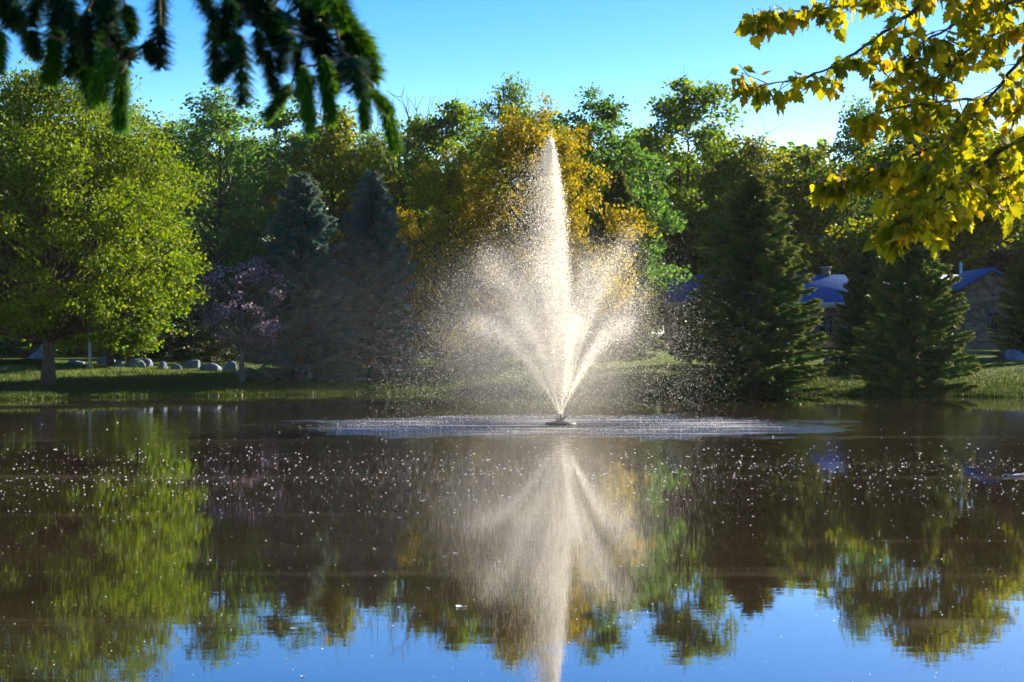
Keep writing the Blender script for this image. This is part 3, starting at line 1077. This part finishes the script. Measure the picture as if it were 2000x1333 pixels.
def jet(n_, az, vh, vz, spread, tmax, rmin, rmax, wind=0.25, tp=1.0, z0=0.2, grow=1.0):
    """ballistic spray: n_ drops caught at random moments of their flight"""
    t_ = R.uniform(0, 1, n_) ** tp * tmax
    t_ = np.where((t_ < 0.09) & (R.uniform(0, 1, n_) < 0.75), t_ + 0.09 + 0.3 * R.uniform(0, 1, n_), t_)
    g1 = R.normal(size=(n_, 3)) * spread
    dirx, diry = math.cos(az), math.sin(az)
    vx = vh * dirx + g1[:, 0]
    vy = vh * diry + g1[:, 1]
    vzz = vz * (1 + R.normal(size=n_) * 0.035 - np.abs(R.normal(size=n_)) * 0.05 * grow)
    drag = np.exp(-0.12 * t_)
    x_ = vx * t_ * drag - wind * t_ * t_ * R.uniform(0.2, 1.2, n_)
    y_ = vy * t_ * drag
    z_ = z0 + vzz * t_ - 0.5 * GRAV * t_ ** 2
    fluff = (0.012 + 0.05 * t_)[:, None] * R.normal(size=(n_, 3)) * grow
    rr = rmin + (rmax - rmin) * R.uniform(0, 1, n_) ** 3
    return np.stack([x_, y_, z_], 1) + fluff, rr


# centre column: risen and falling-back water, blown a little to the left
H_top = (830 - 283) * FY / F


def column(n_, soft, rmin, rmax):
    z_ = 0.75 + (H_top - 0.75) * R.uniform(0, 1, n_) ** 1.05
    f_ = z_ / H_top
    wid = np.where(f_ > 0.8, np.sqrt(np.clip((1 - f_) / 0.2, 0, 1)), 1.0) * (0.7 + 0.55 * np.clip((1 - f_) / 0.5, 0, 1)) * np.clip(z_ / 1.15, 0.2, 1)
    xo = (0.21 - np.abs(R.normal(size=n_)) * 0.44 * soft) * wid + R.normal(size=n_) * 0.05 * (0.3 + wid)
    yo_ = R.normal(size=n_) * 0.22 * wid * soft
    x_ = xo - 0.20 * f_ ** 1.3
    z_ = z_ + R.normal(size=n_) * 0.12
    return np.stack([x_, yo_, z_], 1), rmin + (rmax - rmin) * R.uniform(0, 1, n_) ** 3


pa, ra = column(70000, 0.75, 0.0035, 0.009)
pb, rb = column(26000, 1.5, 0.003, 0.009)
drops('water_jet', fountain, (pa, ra, TF[:1]), (pb, rb, TF))


def arc(n_, az, vh, vz, wind):
    """one slanting jet: dense while it climbs, breaking into single drops as it falls"""
    ta = vz / GRAV
    p1, r1 = jet(int(n_ * 0.70), az, vh, vz, 0.15, ta * 1.0, 0.003, 0.007, wind, 0.9, grow=1.0)
    p2, r2 = jet(int(n_ * 0.30), az, vh, vz, 0.5, ta * 1.85, 0.002, 0.0068, wind, 0.65, grow=1.7)
    drops('water_jet', fountain, (p1, r1, TF[:1]), (p2, r2, TF))


UPPER = [(3, 2.15, 8.8, 15000), (57, 1.9, 8.3, 8000), (112, 1.7, 8.5, 8000), (176, 2.2, 8.3, 18000), (216, 1.95, 8.2, 8500), (262, 1.6, 8.4, 7500), (318, 1.9, 8.3, 8500)]
LOWER = [(-8, 2.9, 7.4, 8000), (32, 3.3, 6.4, 7500), (75, 3.0, 6.7, 6500), (118, 3.2, 6.6, 7000), (152, 3.3, 6.4, 8000), (190, 3.3, 6.5, 10000), (236, 3.1, 6.7, 7000), (282, 3.0, 6.5, 6500), (324, 3.2, 6.6, 7500)]
for az, vh, vz, n_ in UPPER + LOWER:
    arc(n_, math.radians(az), vh, vz, 0.2)
# fine spray hanging round the jets
n_ = 70000
pos = np.stack([R.normal(-0.3, 1.5, n_), R.normal(0, 1.3, n_), np.abs(R.normal(1.4, 1.0, n_)) + 0.05], 1)
drops('spray', fountain, (pos, R.uniform(0.0018, 0.0034, n_), TF[:1]))
# mist: a body of air full of tiny droplets, thick round the jets and drifting off to the left
vm, n, l = new_mat('mist')
t = n.new('ShaderNodeTexCoord')


def blob(c, r):
    sb = n.new('ShaderNodeVectorMath')
    sb.operation = 'SUBTRACT'
    l.new(t.outputs['Object'], sb.inputs[0])
    sb.inputs[1].default_value = c
    dv = n.new('ShaderNodeVectorMath')
    dv.operation = 'DIVIDE'
    l.new(sb.outputs[0], dv.inputs[0])
    dv.inputs[1].default_value = r
    le = n.new('ShaderNodeVectorMath')
    le.operation = 'LENGTH'
    l.new(dv.outputs[0], le.inputs[0])
    mr = n.new('ShaderNodeMapRange')
    mr.interpolation_type = 'SMOOTHSTEP'
    mr.inputs['From Min'].default_value = 1
    mr.inputs['From Max'].default_value = 0
    l.new(le.outputs['Value'], mr.inputs['Value'])
    return mr.outputs[0]


nz = n.new('ShaderNodeTexNoise')
nz.inputs['Scale'].default_value = 0.8
nz.inputs['Detail'].default_value = 3
l.new(t.outputs['Object'], nz.inputs['Vector'])
den = math_node('ADD', math_node('MULTIPLY', blob((-0.35, 0, 1.9), (3.0, 2.0, 2.8)), 0.2), math_node('MULTIPLY', blob((-3.2, 0, 1.9), (5.4, 2.6, 3.0)), 0.006))
den = math_node('MULTIPLY', den, math_node('MULTIPLY_ADD', nz.outputs['Fac'], 2.4, -0.2))
vp = n.new('ShaderNodeVolumePrincipled')
vp.inputs['Color'].default_value = (0.95, 0.95, 0.95, 1)
vp.inputs['Anisotropy'].default_value = 0.3
l.new(den, vp.inputs['Density'])
o = n.new('ShaderNodeOutputMaterial')
l.new(vp.outputs[0], o.inputs['Volume'])
m_ = MB()
m_.box((-9, -2.7, 0.01), (3.2, 2.7, 5.2))
mi = m_.build('mist', vm, fountain)
mi['kind'] = 'stuff'
# splashes where the drops come down: patches under each jet
n_ = 4500
k_a = R.integers(0, 16, n_)
ca = np.where(k_a < 7, np.radians(6 + k_a * 360 / 7), np.radians(-14 + (k_a - 7) * 40.0))
cr = np.where(k_a < 7, 3.0, 4.0)
pos = np.stack([cr * np.cos(ca) + R.normal(size=n_) * 0.75 - 0.4, cr * np.sin(ca) + R.normal(size=n_) * 0.55, 0.003 + np.abs(R.normal(size=n_)) * 0.025], 1)
drops('splash', fountain, (pos, R.uniform(0.0015, 0.0048, n_), TF))

# ------------------------------------------------------------------ floating seed fluff and petals
M['fluff'] = solid_mat('fluff', (0.74, 0.73, 0.70), (0.85, 0.84, 0.82), 30, 0.9, 0.1)
n_ = 5200
py = np.concatenate([R.normal(925, 32, 3300), R.uniform(885, 1010, 1100), R.uniform(1010, 1340, 800)])
px = R.uniform(-40, 2040, n_)
dd = CH * F / (py - HY)
fx = (px - 1000) * dd / F
dens = 0.5 + 0.5 * np.sin(dd * 2.1 + 0.5 * np.sin(fx * 0.5)) * np.sin(fx * 0.37 + dd * 0.8)
kp = (R.uniform(size=n_) < 0.25 + 0.75 * dens) & (np.hypot(fx - FX, dd - FY) > 6.2)
fx, fd = fx[kp], dd[kp]
n_ = len(fx)
r_ = (0.0045 + 0.016 * R.uniform(size=n_) ** 3) * fd / 33
ang = np.linspace(0, 6.283, 6, endpoint=False)
rr = r_[:, None] * R.uniform(0.55, 1.3, (n_, 6))
ring = np.stack([fx[:, None] + rr * np.cos(ang), fd[:, None] + rr * np.sin(ang), np.full((n_, 6), 0.0025)], -1)
topv = np.stack([fx, fd, 0.003 + r_ * 0.35], 1)[:, None, :]
v = np.concatenate([ring, topv], 1).reshape(-1, 3)
base = np.arange(n_)[:, None, None] * 7
f = np.stack([np.arange(6), (np.arange(6) + 1) % 6, np.full(6, 6)], 1)[None] + base
mb = MB()
mb.add(v, f.reshape(-1, 3))
tag(mb.build('seed_fluff', M['fluff']), 'white seed fluff floating in drifts on the water', 'fluff', kind='stuff')


def petal(px, py, wpx, label, seed):
    rng = np.random.default_rng(seed)
    d = CH * F / (py - HY)
    w = wpx * d / F
    m_ = MB()
    a_ = np.linspace(0, 6.283, 10, endpoint=False)
    r0 = w / 2 * rng.uniform(0.75, 1.15, 10)
    rim = np.stack([r0 * np.cos(a_), r0 * np.sin(a_) * 0.7, 0.004 + 0.12 * w * rng.uniform(0, 1, 10)], 1)
    m_.add(np.concatenate([rim, [(0, 0, 0.003)], rim * [1, 1, 0] * 0.5 + [0, 0, 0.002]]), [(k, (k + 1) % 10, 11 + (k + 1) % 10, 11 + k) for k in range(10)])
    m_.add(np.concatenate([rim * [0.5, 0.5, 0] + [0, 0, 0.002], [(0, 0, 0.003)]]), [(k, (k + 1) % 10, 10) for k in range(10)])
    ob = m_.build('petal', M['fluff'], smooth=True)
    ob.location = ((px - 1000) * d / F, d, 0.002)
    tag(ob, label, 'petal', 'larger petals floating on the pond')


for q, (px, py, w, lab) in enumerate([
    (868, 1088, 9, 'left one of two close white petals left of the fountain reflection'),
    (890, 1082, 10, 'right one of two close white petals left of the fountain reflection'),
    (780, 1012, 9, 'white petal floating in front of the golden reflection'),
    (732, 1073, 8, 'lone white petal in the dark reflection of the wood'),
    (222, 1019, 8, 'left of two white petals on the lime maple reflection'),
    (252, 1011, 7, 'right of two white petals on the lime maple reflection'),
    (902, 1187, 24, 'long pale leaf floating beside the fountain reflection'),
    (573, 1230, 20, 'pale leaf floating at the edge of the blue sky reflection'),
    (837, 1150, 8, 'white petal on the green reflection below the pair'),
    (592, 1323, 9, 'white petal on the blue sky reflection near the bottom'),
    (1736, 917, 7, 'white petal on the brown water right of the fountain'),
    (1985, 931, 50, 'pale patch of scum at the right edge of the pond'),
]):
    petal(px, py, w, lab, q)

# ------------------------------------------------------------------ grass
mb = MB()
nG = 90000
gxx = R.uniform(-19, 19, nG)
gd = R.exponential(4.0, nG)
gyy = shore(gxx) + gd + 0.02
gzz = ground_z(gxx, gyy)
hgt_ = R.uniform(0.05, 0.11, nG) + 0.10 * np.exp(-gd / 0.3) * (0.5 + 0.5 * np.sin(gxx * 3.1) * np.sin(gxx * 1.3 + 1)) * R.uniform(0.3, 1, nG)
an = R.uniform(0, 6.283, nG)
wd = 0.012 + 0.01 * R.uniform(size=nG)
b0 = np.stack([gxx - wd * np.cos(an), gyy - wd * np.sin(an), gzz - 0.01], 1)
b1 = np.stack([gxx + wd * np.cos(an), gyy + wd * np.sin(an), gzz - 0.01], 1)
tpv = np.stack([gxx + R.normal(size=nG) * 0.03, gyy + R.normal(size=nG) * 0.03, gzz + hgt_], 1)
mb.add(np.stack([b0, b1, tpv], 1).reshape(-1, 3), np.arange(nG * 3).reshape(-1, 3))
M['grass'] = leaf_mat('grass', [(0, (0.022, 0.055, 0.008)), (1, (0.07, 0.10, 0.009))], 0.3)
tag(mb.build('grass', M['grass']), 'short green grass covering the far bank', 'grass', kind='stuff')

# ------------------------------------------------------------------ haze
hm, n, l = new_mat('haze')
vp = n.new('ShaderNodeVolumePrincipled')
vp.inputs['Color'].default_value = (0.93, 0.93, 0.93, 1)
vp.inputs['Density'].default_value = 0.00006
vp.inputs['Anisotropy'].default_value = 0.35
o = n.new('ShaderNodeOutputMaterial')
l.new(vp.outputs[0], o.inputs['Volume'])
mb = MB()
mb.box((-1000, -350, -2.6), (1000, 1900, 19))
hz_ob = mb.build('haze', hm)
tag(hz_ob, 'thin sunlit morning haze over the pond', 'haze', kind='stuff')

# ------------------------------------------------------------------ foreground maple
TX = 4.3
maple_root = empty('maple_tree', (TX, 9.2, gz(TX, 9.2)), 'overhanging maple with yellow green leaves in the top right corner', 'tree')
maple_root.location.z = -0.6
MO = np.array([TX, 9.2, -0.6])
LEAF = [(0, 0), (0.10, 0.0), (0.27, -0.04), (0.32, 0.10), (0.50, 0.17), (0.42, 0.30), (0.46, 0.50), (0.31, 0.48), (0.25, 0.54), (0.25, 0.70), (0.13, 0.74), (0.0, 1.0)]


def maple_leaf_arrays(rng):
    L = np.array(LEAF)
    full = np.concatenate([L, (L * [-1, 1])[1:-1][::-1]])
    n_ = len(full)
    cz = rng.uniform(0.6, 1.5)
    dr = rng.uniform(0.1, 0.7)

    def bend(x, y):
        return np.stack([x * (1 - 0.25 * cz * np.abs(x)), y, -cz * 0.35 * np.abs(x) ** 1.3 - dr * y ** 2 + 0.04 * np.sin(9 * y + 5 * x)], -1)
    v = bend(full[:, 0], full[:, 1])
    mid = bend(np.zeros(3), np.array([0.25, 0.5, 0.75]))
    v = np.concatenate([v, mid])
    m0, m1, m2 = n_, n_ + 1, n_ + 2
    right = list(range(0, 12))
    left = [0] + list(range(n_ - 1, 10, -1))
    f = []
    for s_, ch_ in ((1, right), (-1, left)):
        for q in range(len(ch_) - 1):
            yy = full[ch_[q + 1], 1]
            m_ = m0 if q < 5 else (m1 if q < 8 else m2)
            f.append((m_, ch_[q], ch_[q + 1]) if s_ > 0 else (m_, ch_[q + 1], ch_[q]))
        for mA, mB_, ci in ((m0, m1, 5), (m1, m2, 8)):
            f.append((mA, ch_[ci], mB_) if s_ > 0 else (mA, mB_, ch_[ci]))
    # leaf stalk
    v = np.concatenate([v, [(-0.012, 0, 0), (0.012, 0, 0), (0.006, -0.55, 0.12), (-0.006, -0.55, 0.12)]])
    k0 = len(v) - 4
    f += [(k0, k0 + 1, k0 + 2), (k0, k0 + 2, k0 + 3)]
    return v, np.array(f)


lv = [maple_leaf_arrays(np.random.default_rng(q)) for q in range(6)]
leaf_me = []
for q in range(6):
    m_ = MB()
    m_.add(*lv[q])
    leaf_me.append(m_.mesh('leaf', M['maple_leaf'], smooth=False))
# each leaf object gets its own hue from the object
mm, n, l = new_mat('maple_leaf_single')
oi = n.new('ShaderNodeObjectInfo')
r_ = ramp(n, [(0, (0.13, 0.17, 0.005)), (0.5, (0.30, 0.28, 0.006)), (0.9, (0.46, 0.37, 0.008)), (1, (0.46, 0.25, 0.01))])
l.new(oi.outputs['Random'], r_.inputs[0])
p = n.new('ShaderNodeBsdfPrincipled')
p.inputs['Roughness'].default_value = 0.6
p.inputs['Specular IOR Level'].default_value = 0.15
l.new(r_.outputs[0], p.inputs['Base Color'])
tt_ = n.new('ShaderNodeBsdfTranslucent')
l.new(r_.outputs[0], tt_.inputs[0])
mxs = n.new('ShaderNodeMixShader')
mxs.inputs[0].default_value = 0.62
l.new(p.outputs[0], mxs.inputs[1])
l.new(tt_.outputs[0], mxs.inputs[2])
o = n.new('ShaderNodeOutputMaterial')
l.new(mxs.outputs[0], o.inputs[0])
for me in leaf_me:
    me.materials[0] = mm

BR = [  # polylines in photo pixels, depth, number of leaves
    ([(1900, -80), (1800, 10), (1740, 55), (1660, 112), (1590, 147), (1510, 165), (1445, 172)], 9.0, 70, 0.25),
    ([(2120, 20), (1995, 110), (1935, 190), (1870, 265), (1810, 330), (1785, 390)], 8.8, 80, 0.1),
    ([(2120, -90), (1950, 20), (1850, 55), (1780, 95), (1745, 140)], 9.4, 80, 0.1),
    ([(1960, -110), (1800, -30), (1700, 5), (1600, 18), (1520, 28), (1475, 38)], 9.8, 85, 0.2),
    ([(1935, 190), (1860, 195), (1790, 205), (1730, 215), (1690, 245)], 8.9, 60, 0.2),
    ([(1870, 265), (1790, 300), (1720, 330), (1660, 355), (1620, 365)], 9.1, 70, 0.15),
    ([(2120, 200), (1960, 290), (1880, 350), (1820, 400), (1760, 430), (1735, 455)], 8.6, 100, 0.15),
    ([(2120, 290), (1985, 340), (1900, 375), (1840, 410), (1790, 425)], 9.0, 80, 0.1),
    ([(2120, 130), (1990, 200), (1965, 280), (1960, 330)], 9.3, 70, 0.1),
    ([(2120, 20), (1980, 50), (1900, 90), (1840, 140), (1800, 175)], 9.5, 90, 0.1),
    ([(2120, -40), (2010, 0), (1930, 10), (1870, -10), (1820, -20)], 9.1, 60, 0.1),
    ([(2120, 150), (2000, 130), (1900, 240), (1850, 300)], 9.8, 90, 0.1),
    ([(1960, 290), (1905, 320), (1830, 330), (1790, 345), (1745, 370)], 9.5, 70, 0.1),
]
m_ = MB()
zt = np.linspace(0.2, 6.5, 8)
m_.tube(np.stack([0.06 * np.sin(zt), 0.05 * np.cos(zt), zt], 1), np.linspace(0.2, 0.09, 8), 12)
m_.build('trunk', M['bark_grey'], maple_root, True)
LEAVES = []
rng = np.random.default_rng(99)
for pl, d, nl, t0 in BR:
    pts = np.array([at(x, y, d + 0.25 * math.sin(x * 0.02)) for x, y in pl])
    if pl[0][0] >= 2100:   # runs on to the trunk out of frame
        st = np.array([TX, 9.2, pts[0][2] - 0.8])
        pts = np.concatenate([[st, st * 0.5 + pts[0] * 0.5 + [0, 0, 0.15]], pts])
    elif pl[0][1] < 0:
        st = np.array([TX, 9.2, pts[0][2] - 0.3])
        pts = np.concatenate([[st, st * 0.5 + pts[0] * 0.5 + [0, 0, 0.35]], pts])
    tl = np.linspace(0, 1, len(pts))
    fine = np.linspace(0, 1, len(pts) * 5)
    cur = np.stack([np.interp(fine, tl, pts[:, k]) for k in range(3)], 1)
    ker = np.ones(5) / 5
    sm = cur.copy()
    for k in range(3):
        sm[2:-2, k] = np.convolve(cur[:, k], ker, 'valid')
    cur = sm + rng.normal(size=sm.shape) * 0.003
    mbr = MB()
    mbr.tube(cur - MO, np.linspace(0.013 if len(pts) > len(pl) else 0.008, 0.0022, len(cur)), 6)
    # twigs and their leaves
    nl = int(nl * 2.2)
    nt = max(6, nl // 5)
    lo = 0.35 if len(pts) > len(pl) else t0
    for q in range(nt):
        u = lo + (1 - lo) * (q + rng.uniform(0, 1)) / nt
        s_ = np.array([np.interp(u, fine, cur[:, k]) for k in range(3)])
        s2 = np.array([np.interp(min(1, u + 0.03), fine, cur[:, k]) for k in range(3)])
        fw = unit(s2 - s_ + 1e-6)
        L = rng.uniform(0.05, 0.20) * (1.15 - 0.5 * u)
        dv = unit(fw * 0.7 + rng.normal(size=3) * [0.6, 0.8, 0.55] + [0, 0, 0.05])
        e_ = s_ + dv * L
        mbr.tube(np.array([s_, (s_ + e_) / 2 + rng.normal(size=3) * 0.01, e_]) - MO, [0.003, 0.0022, 0.0014], 4)
        for w in range(nl // nt + (rng.random() < 0.5)):
            f_ = rng.uniform(0.35, 1.05)
            LEAVES.append((s_ + dv * L * f_ + rng.normal(size=3) * 0.012, rng.uniform(0.038, 0.082)))
    mbr.build('branch', M['bark'], maple_root, True)


def leaf_matrix(pos, size, rng):
    y_ = unit(np.array([rng.normal() * 0.55, rng.normal() * 0.55, -1.0 + 0.45 * rng.normal()]))
    nrm = unit(np.cross(y_, unit(rng.normal(size=3))))
    x_ = np.cross(y_, nrm)
    B = np.stack([x_, y_, np.cross(x_, y_)], 1) * size
    return B, pos + y_ * size * 0.5


inframe = lambda p_: (p_[0] / p_[1] * F + 1000 < 2010) and (HY - (p_[2] - CH) / p_[1] * F > -10)
LEAVES.sort(key=lambda a_: (not inframe(a_[0]), a_[0][1] / a_[1]))
rest = MB()
for q, (pos, size) in enumerate(LEAVES):
    B, pp = leaf_matrix(pos, size, rng)
    pp = pp - MO
    if q < 300:
        ob = link('leaf', leaf_me[q % 6], maple_root)
        mw = Matrix(((*B[0], pp[0]), (*B[1], pp[1]), (*B[2], pp[2]), (0, 0, 0, 1)))
        ob.matrix_local = mw
    else:
        v_, f_ = lv[q % 6]
        rest.add(v_ @ B.T + pp, f_)
ob = rest.build('foliage', M['maple_leaf'], maple_root)
ob['kind'] = 'stuff'

# ------------------------------------------------------------------ foreground spruce boughs
def shoot_mesh(name, seed, mat, new):
    rng = np.random.default_rng(seed)
    m_ = MB()
    m_.tube([(0, 0, 0), (0.5, 0.01, 0), (1, 0, 0)], [0.03, 0.022, 0.012], 5)
    k = 900 if new else 620
    u = rng.uniform(0.0, 1.0, k)
    a = rng.uniform(0, 6.283, k)
    rad_ = np.stack([np.zeros(k), np.cos(a), np.sin(a)], 1)
    lean = 1.7 if new else 1.15
    dv = unit(rad_ + np.array([1, 0, 0]) * (lean + 0.25 * rng.normal(size=(k, 1))))
    L = (0.17 + 0.035 * rng.normal(size=k)) * (1 - 0.35 * u ** 4)
    r0 = np.stack([u, np.zeros(k), np.zeros(k)], 1) + rad_ * 0.02
    e = r0 + dv * L[:, None]
    sd = unit(np.cross(dv, rad_)) * 0.009
    m_.add(np.stack([r0 - sd, r0 + sd, e + sd * 0.4, e - sd * 0.4], 1).reshape(-1, 3), np.arange(k * 4).reshape(-1, 4))
    return m_.mesh(name, mat)


SH_OLD = [shoot_mesh('shoot', 60 + q, M['needle_old'], False) for q in range(3)]
SH_NEW = [shoot_mesh('shoot', 70 + q, M['needle_new'], True) for q in range(3)]
SD = 2.7
spr_root = empty('spruce_tree', (-2.6, 3.4, 0.0), 'out of focus spruce boughs with hanging shoots in the top left corner', 'tree')
spr_root.location.z = gz(-2.6, 3.4) - 0.05
SO = np.array(spr_root.location)
m_ = MB()
m_.tube([(0, 0, -0.1), (0.02, 0, 2.5), (0, 0.02, 5.5)], [0.16, 0.13, 0.07], 12)
m_.build('trunk', M['bark'], spr_root, True)
limbs = [
    [(-900, -520), (-300, -190), (60, -40), (160, 40), (225, 120)],
    [(-900, -620), (0, -260), (330, -110), (470, -20), (570, 40), (660, 90), (730, 170)],
    [(330, -110), (400, -40), (420, 60)],
    [(0, -260), (200, -90), (310, -20), (313, 60)],
]
LW = []
for q, pl in enumerate(limbs):
    pts = [np.array(at(x, y, SD + 0.06 * math.sin(x * 0.013 + q))) for x, y in pl]
    if q < 2:
        pts = [np.array([-2.6, 3.4, pts[0][2] - 0.15])] + pts
    pts = np.array(pts)
    fine = np.linspace(0, 1, 30)
    cur = np.stack([np.interp(fine, np.linspace(0, 1, len(pts)), pts[:, k]) for k in range(3)], 1)
    LW.append(cur)
    m_ = MB()
    m_.tube(cur - SO, np.linspace(0.014 if q < 2 else 0.005, 0.002, 30), 6)
    m_.build('limb', M['bark'], spr_root, True)
ALL = np.concatenate(LW)
SHOOTS = [
    (0, 60, -5, 150, 34, 1), (35, 20, 60, 110, 26, 0), (60, 60, 75, 120, 24, 0), (112, 50, 95, 175, 46, 1), (130, 0, 150, 110, 40, 0), (170, 20, 180, 140, 36, 0),
    (150, 100, 190, 212, 44, 1), (215, 95, 188, 205, 44, 1), (235, 120, 235, 264, 38, 1), (200, 40, 260, 125, 40, 0), (245, 10, 262, 75, 30, 1), (315, -30, 312, 60, 32, 0),
    (312, 50, 315, 142, 36, 0), (285, 85, 305, 122, 24, 0), (80, -20, 60, 60, 40, 0), (20, -30, 20, 50, 40, 0), (100, -30, 130, 60, 40, 0), (180, -30, 220, 60, 40, 0),
    (230, -20, 200, 60, 36, 0), (160, 60, 130, 160, 36, 0), (0, -10, 40, 60, 36, 0), (140, -40, 100, 60, 40, 0), (190, 60, 225, 150, 36, 0),
    (385, -30, 425, 50, 34, 0), (420, 40, 425, 162, 34, 0), (440, -30, 470, 60, 36, 0), (455, 60, 450, 135, 30, 0), (470, 70, 475, 217, 36, 0), (450, 120, 418, 162, 26, 0),
    (500, -20, 540, 60, 40, 0), (500, 60, 515, 130, 30, 0), (520, 100, 540, 192, 28, 0), (480, -30, 500, 40, 40, 0), (540, 20, 570, 100, 40, 0), (575, 90, 590, 160, 34, 0),
    (570, 165, 515, 237, 26, 1), (590, 130, 607, 270, 34, 1), (560, -30, 620, 50, 44, 0), (620, 40, 640, 130, 40, 0), (630, 110, 648, 250, 34, 1), (600, 60, 640, 120, 40, 0),
    (650, -20, 680, 60, 44, 1), (660, 30, 720, 110, 44, 1), (700, 60, 735, 168, 46, 1), (690, 110, 700, 190, 40, 0), (670, 90, 665, 170, 40, 0), (705, 150, 715, 264, 28, 1),
    (720, 175, 768, 225, 26, 1), (745, 190, 776, 303, 30, 1), (560, 60, 545, 150, 34, 0), (640, 0, 600, 90, 44, 0), (530, -30, 500, 60, 40, 0), (610, 150, 580, 192, 26, 0),
    (590, 0, 640, 60, 40, 0), (520, 30, 545, 90, 36, 0), (625, 90, 660, 190, 36, 0), (680, 60, 690, 150, 40, 0), (450, 0, 435, 90, 34, 0), (460, -60, 450, 20, 30, 1), (610, -40, 640, 20, 40, 1),
]
for q, (xa, ya, xb, yb, w, new) in enumerate(SHOOTS):
    d = SD + 0.07 * math.sin(q * 2.4)
    a_, b_ = np.array(at(xa, ya, d)), np.array(at(xb, yb, d + 0.02 * math.cos(q * 1.7)))
    near = ALL[np.argmin(np.linalg.norm(ALL - a_, axis=1))]
    m_ = MB()
    m_.tube(np.array([near, (near + a_) / 2 + [0, 0, -0.004], a_]) - SO, [0.0024, 0.002, 0.0017], 5)
    if np.linalg.norm(near - a_) > 0.004:
        m_.build('twig', M['bark'], spr_root)
    L = np.linalg.norm(b_ - a_)
    ob = link('shoot', (SH_NEW if new else SH_OLD)[q % 3], spr_root)
    x_ = unit(b_ - a_)
    y_ = unit(np.cross([0.2, 1, 0.1], x_))
    z_ = np.cross(x_, y_)
    wr = (w * d / F / 2) / 0.085
    Lx = L / 1.12
    pp = a_ - SO
    ob.matrix_local = Matrix(((x_[0] * Lx, y_[0] * wr, z_[0] * wr, pp[0]), (x_[1] * Lx, y_[1] * wr, z_[1] * wr, pp[1]), (x_[2] * Lx, y_[2] * wr, z_[2] * wr, pp[2]), (0, 0, 0, 1)))
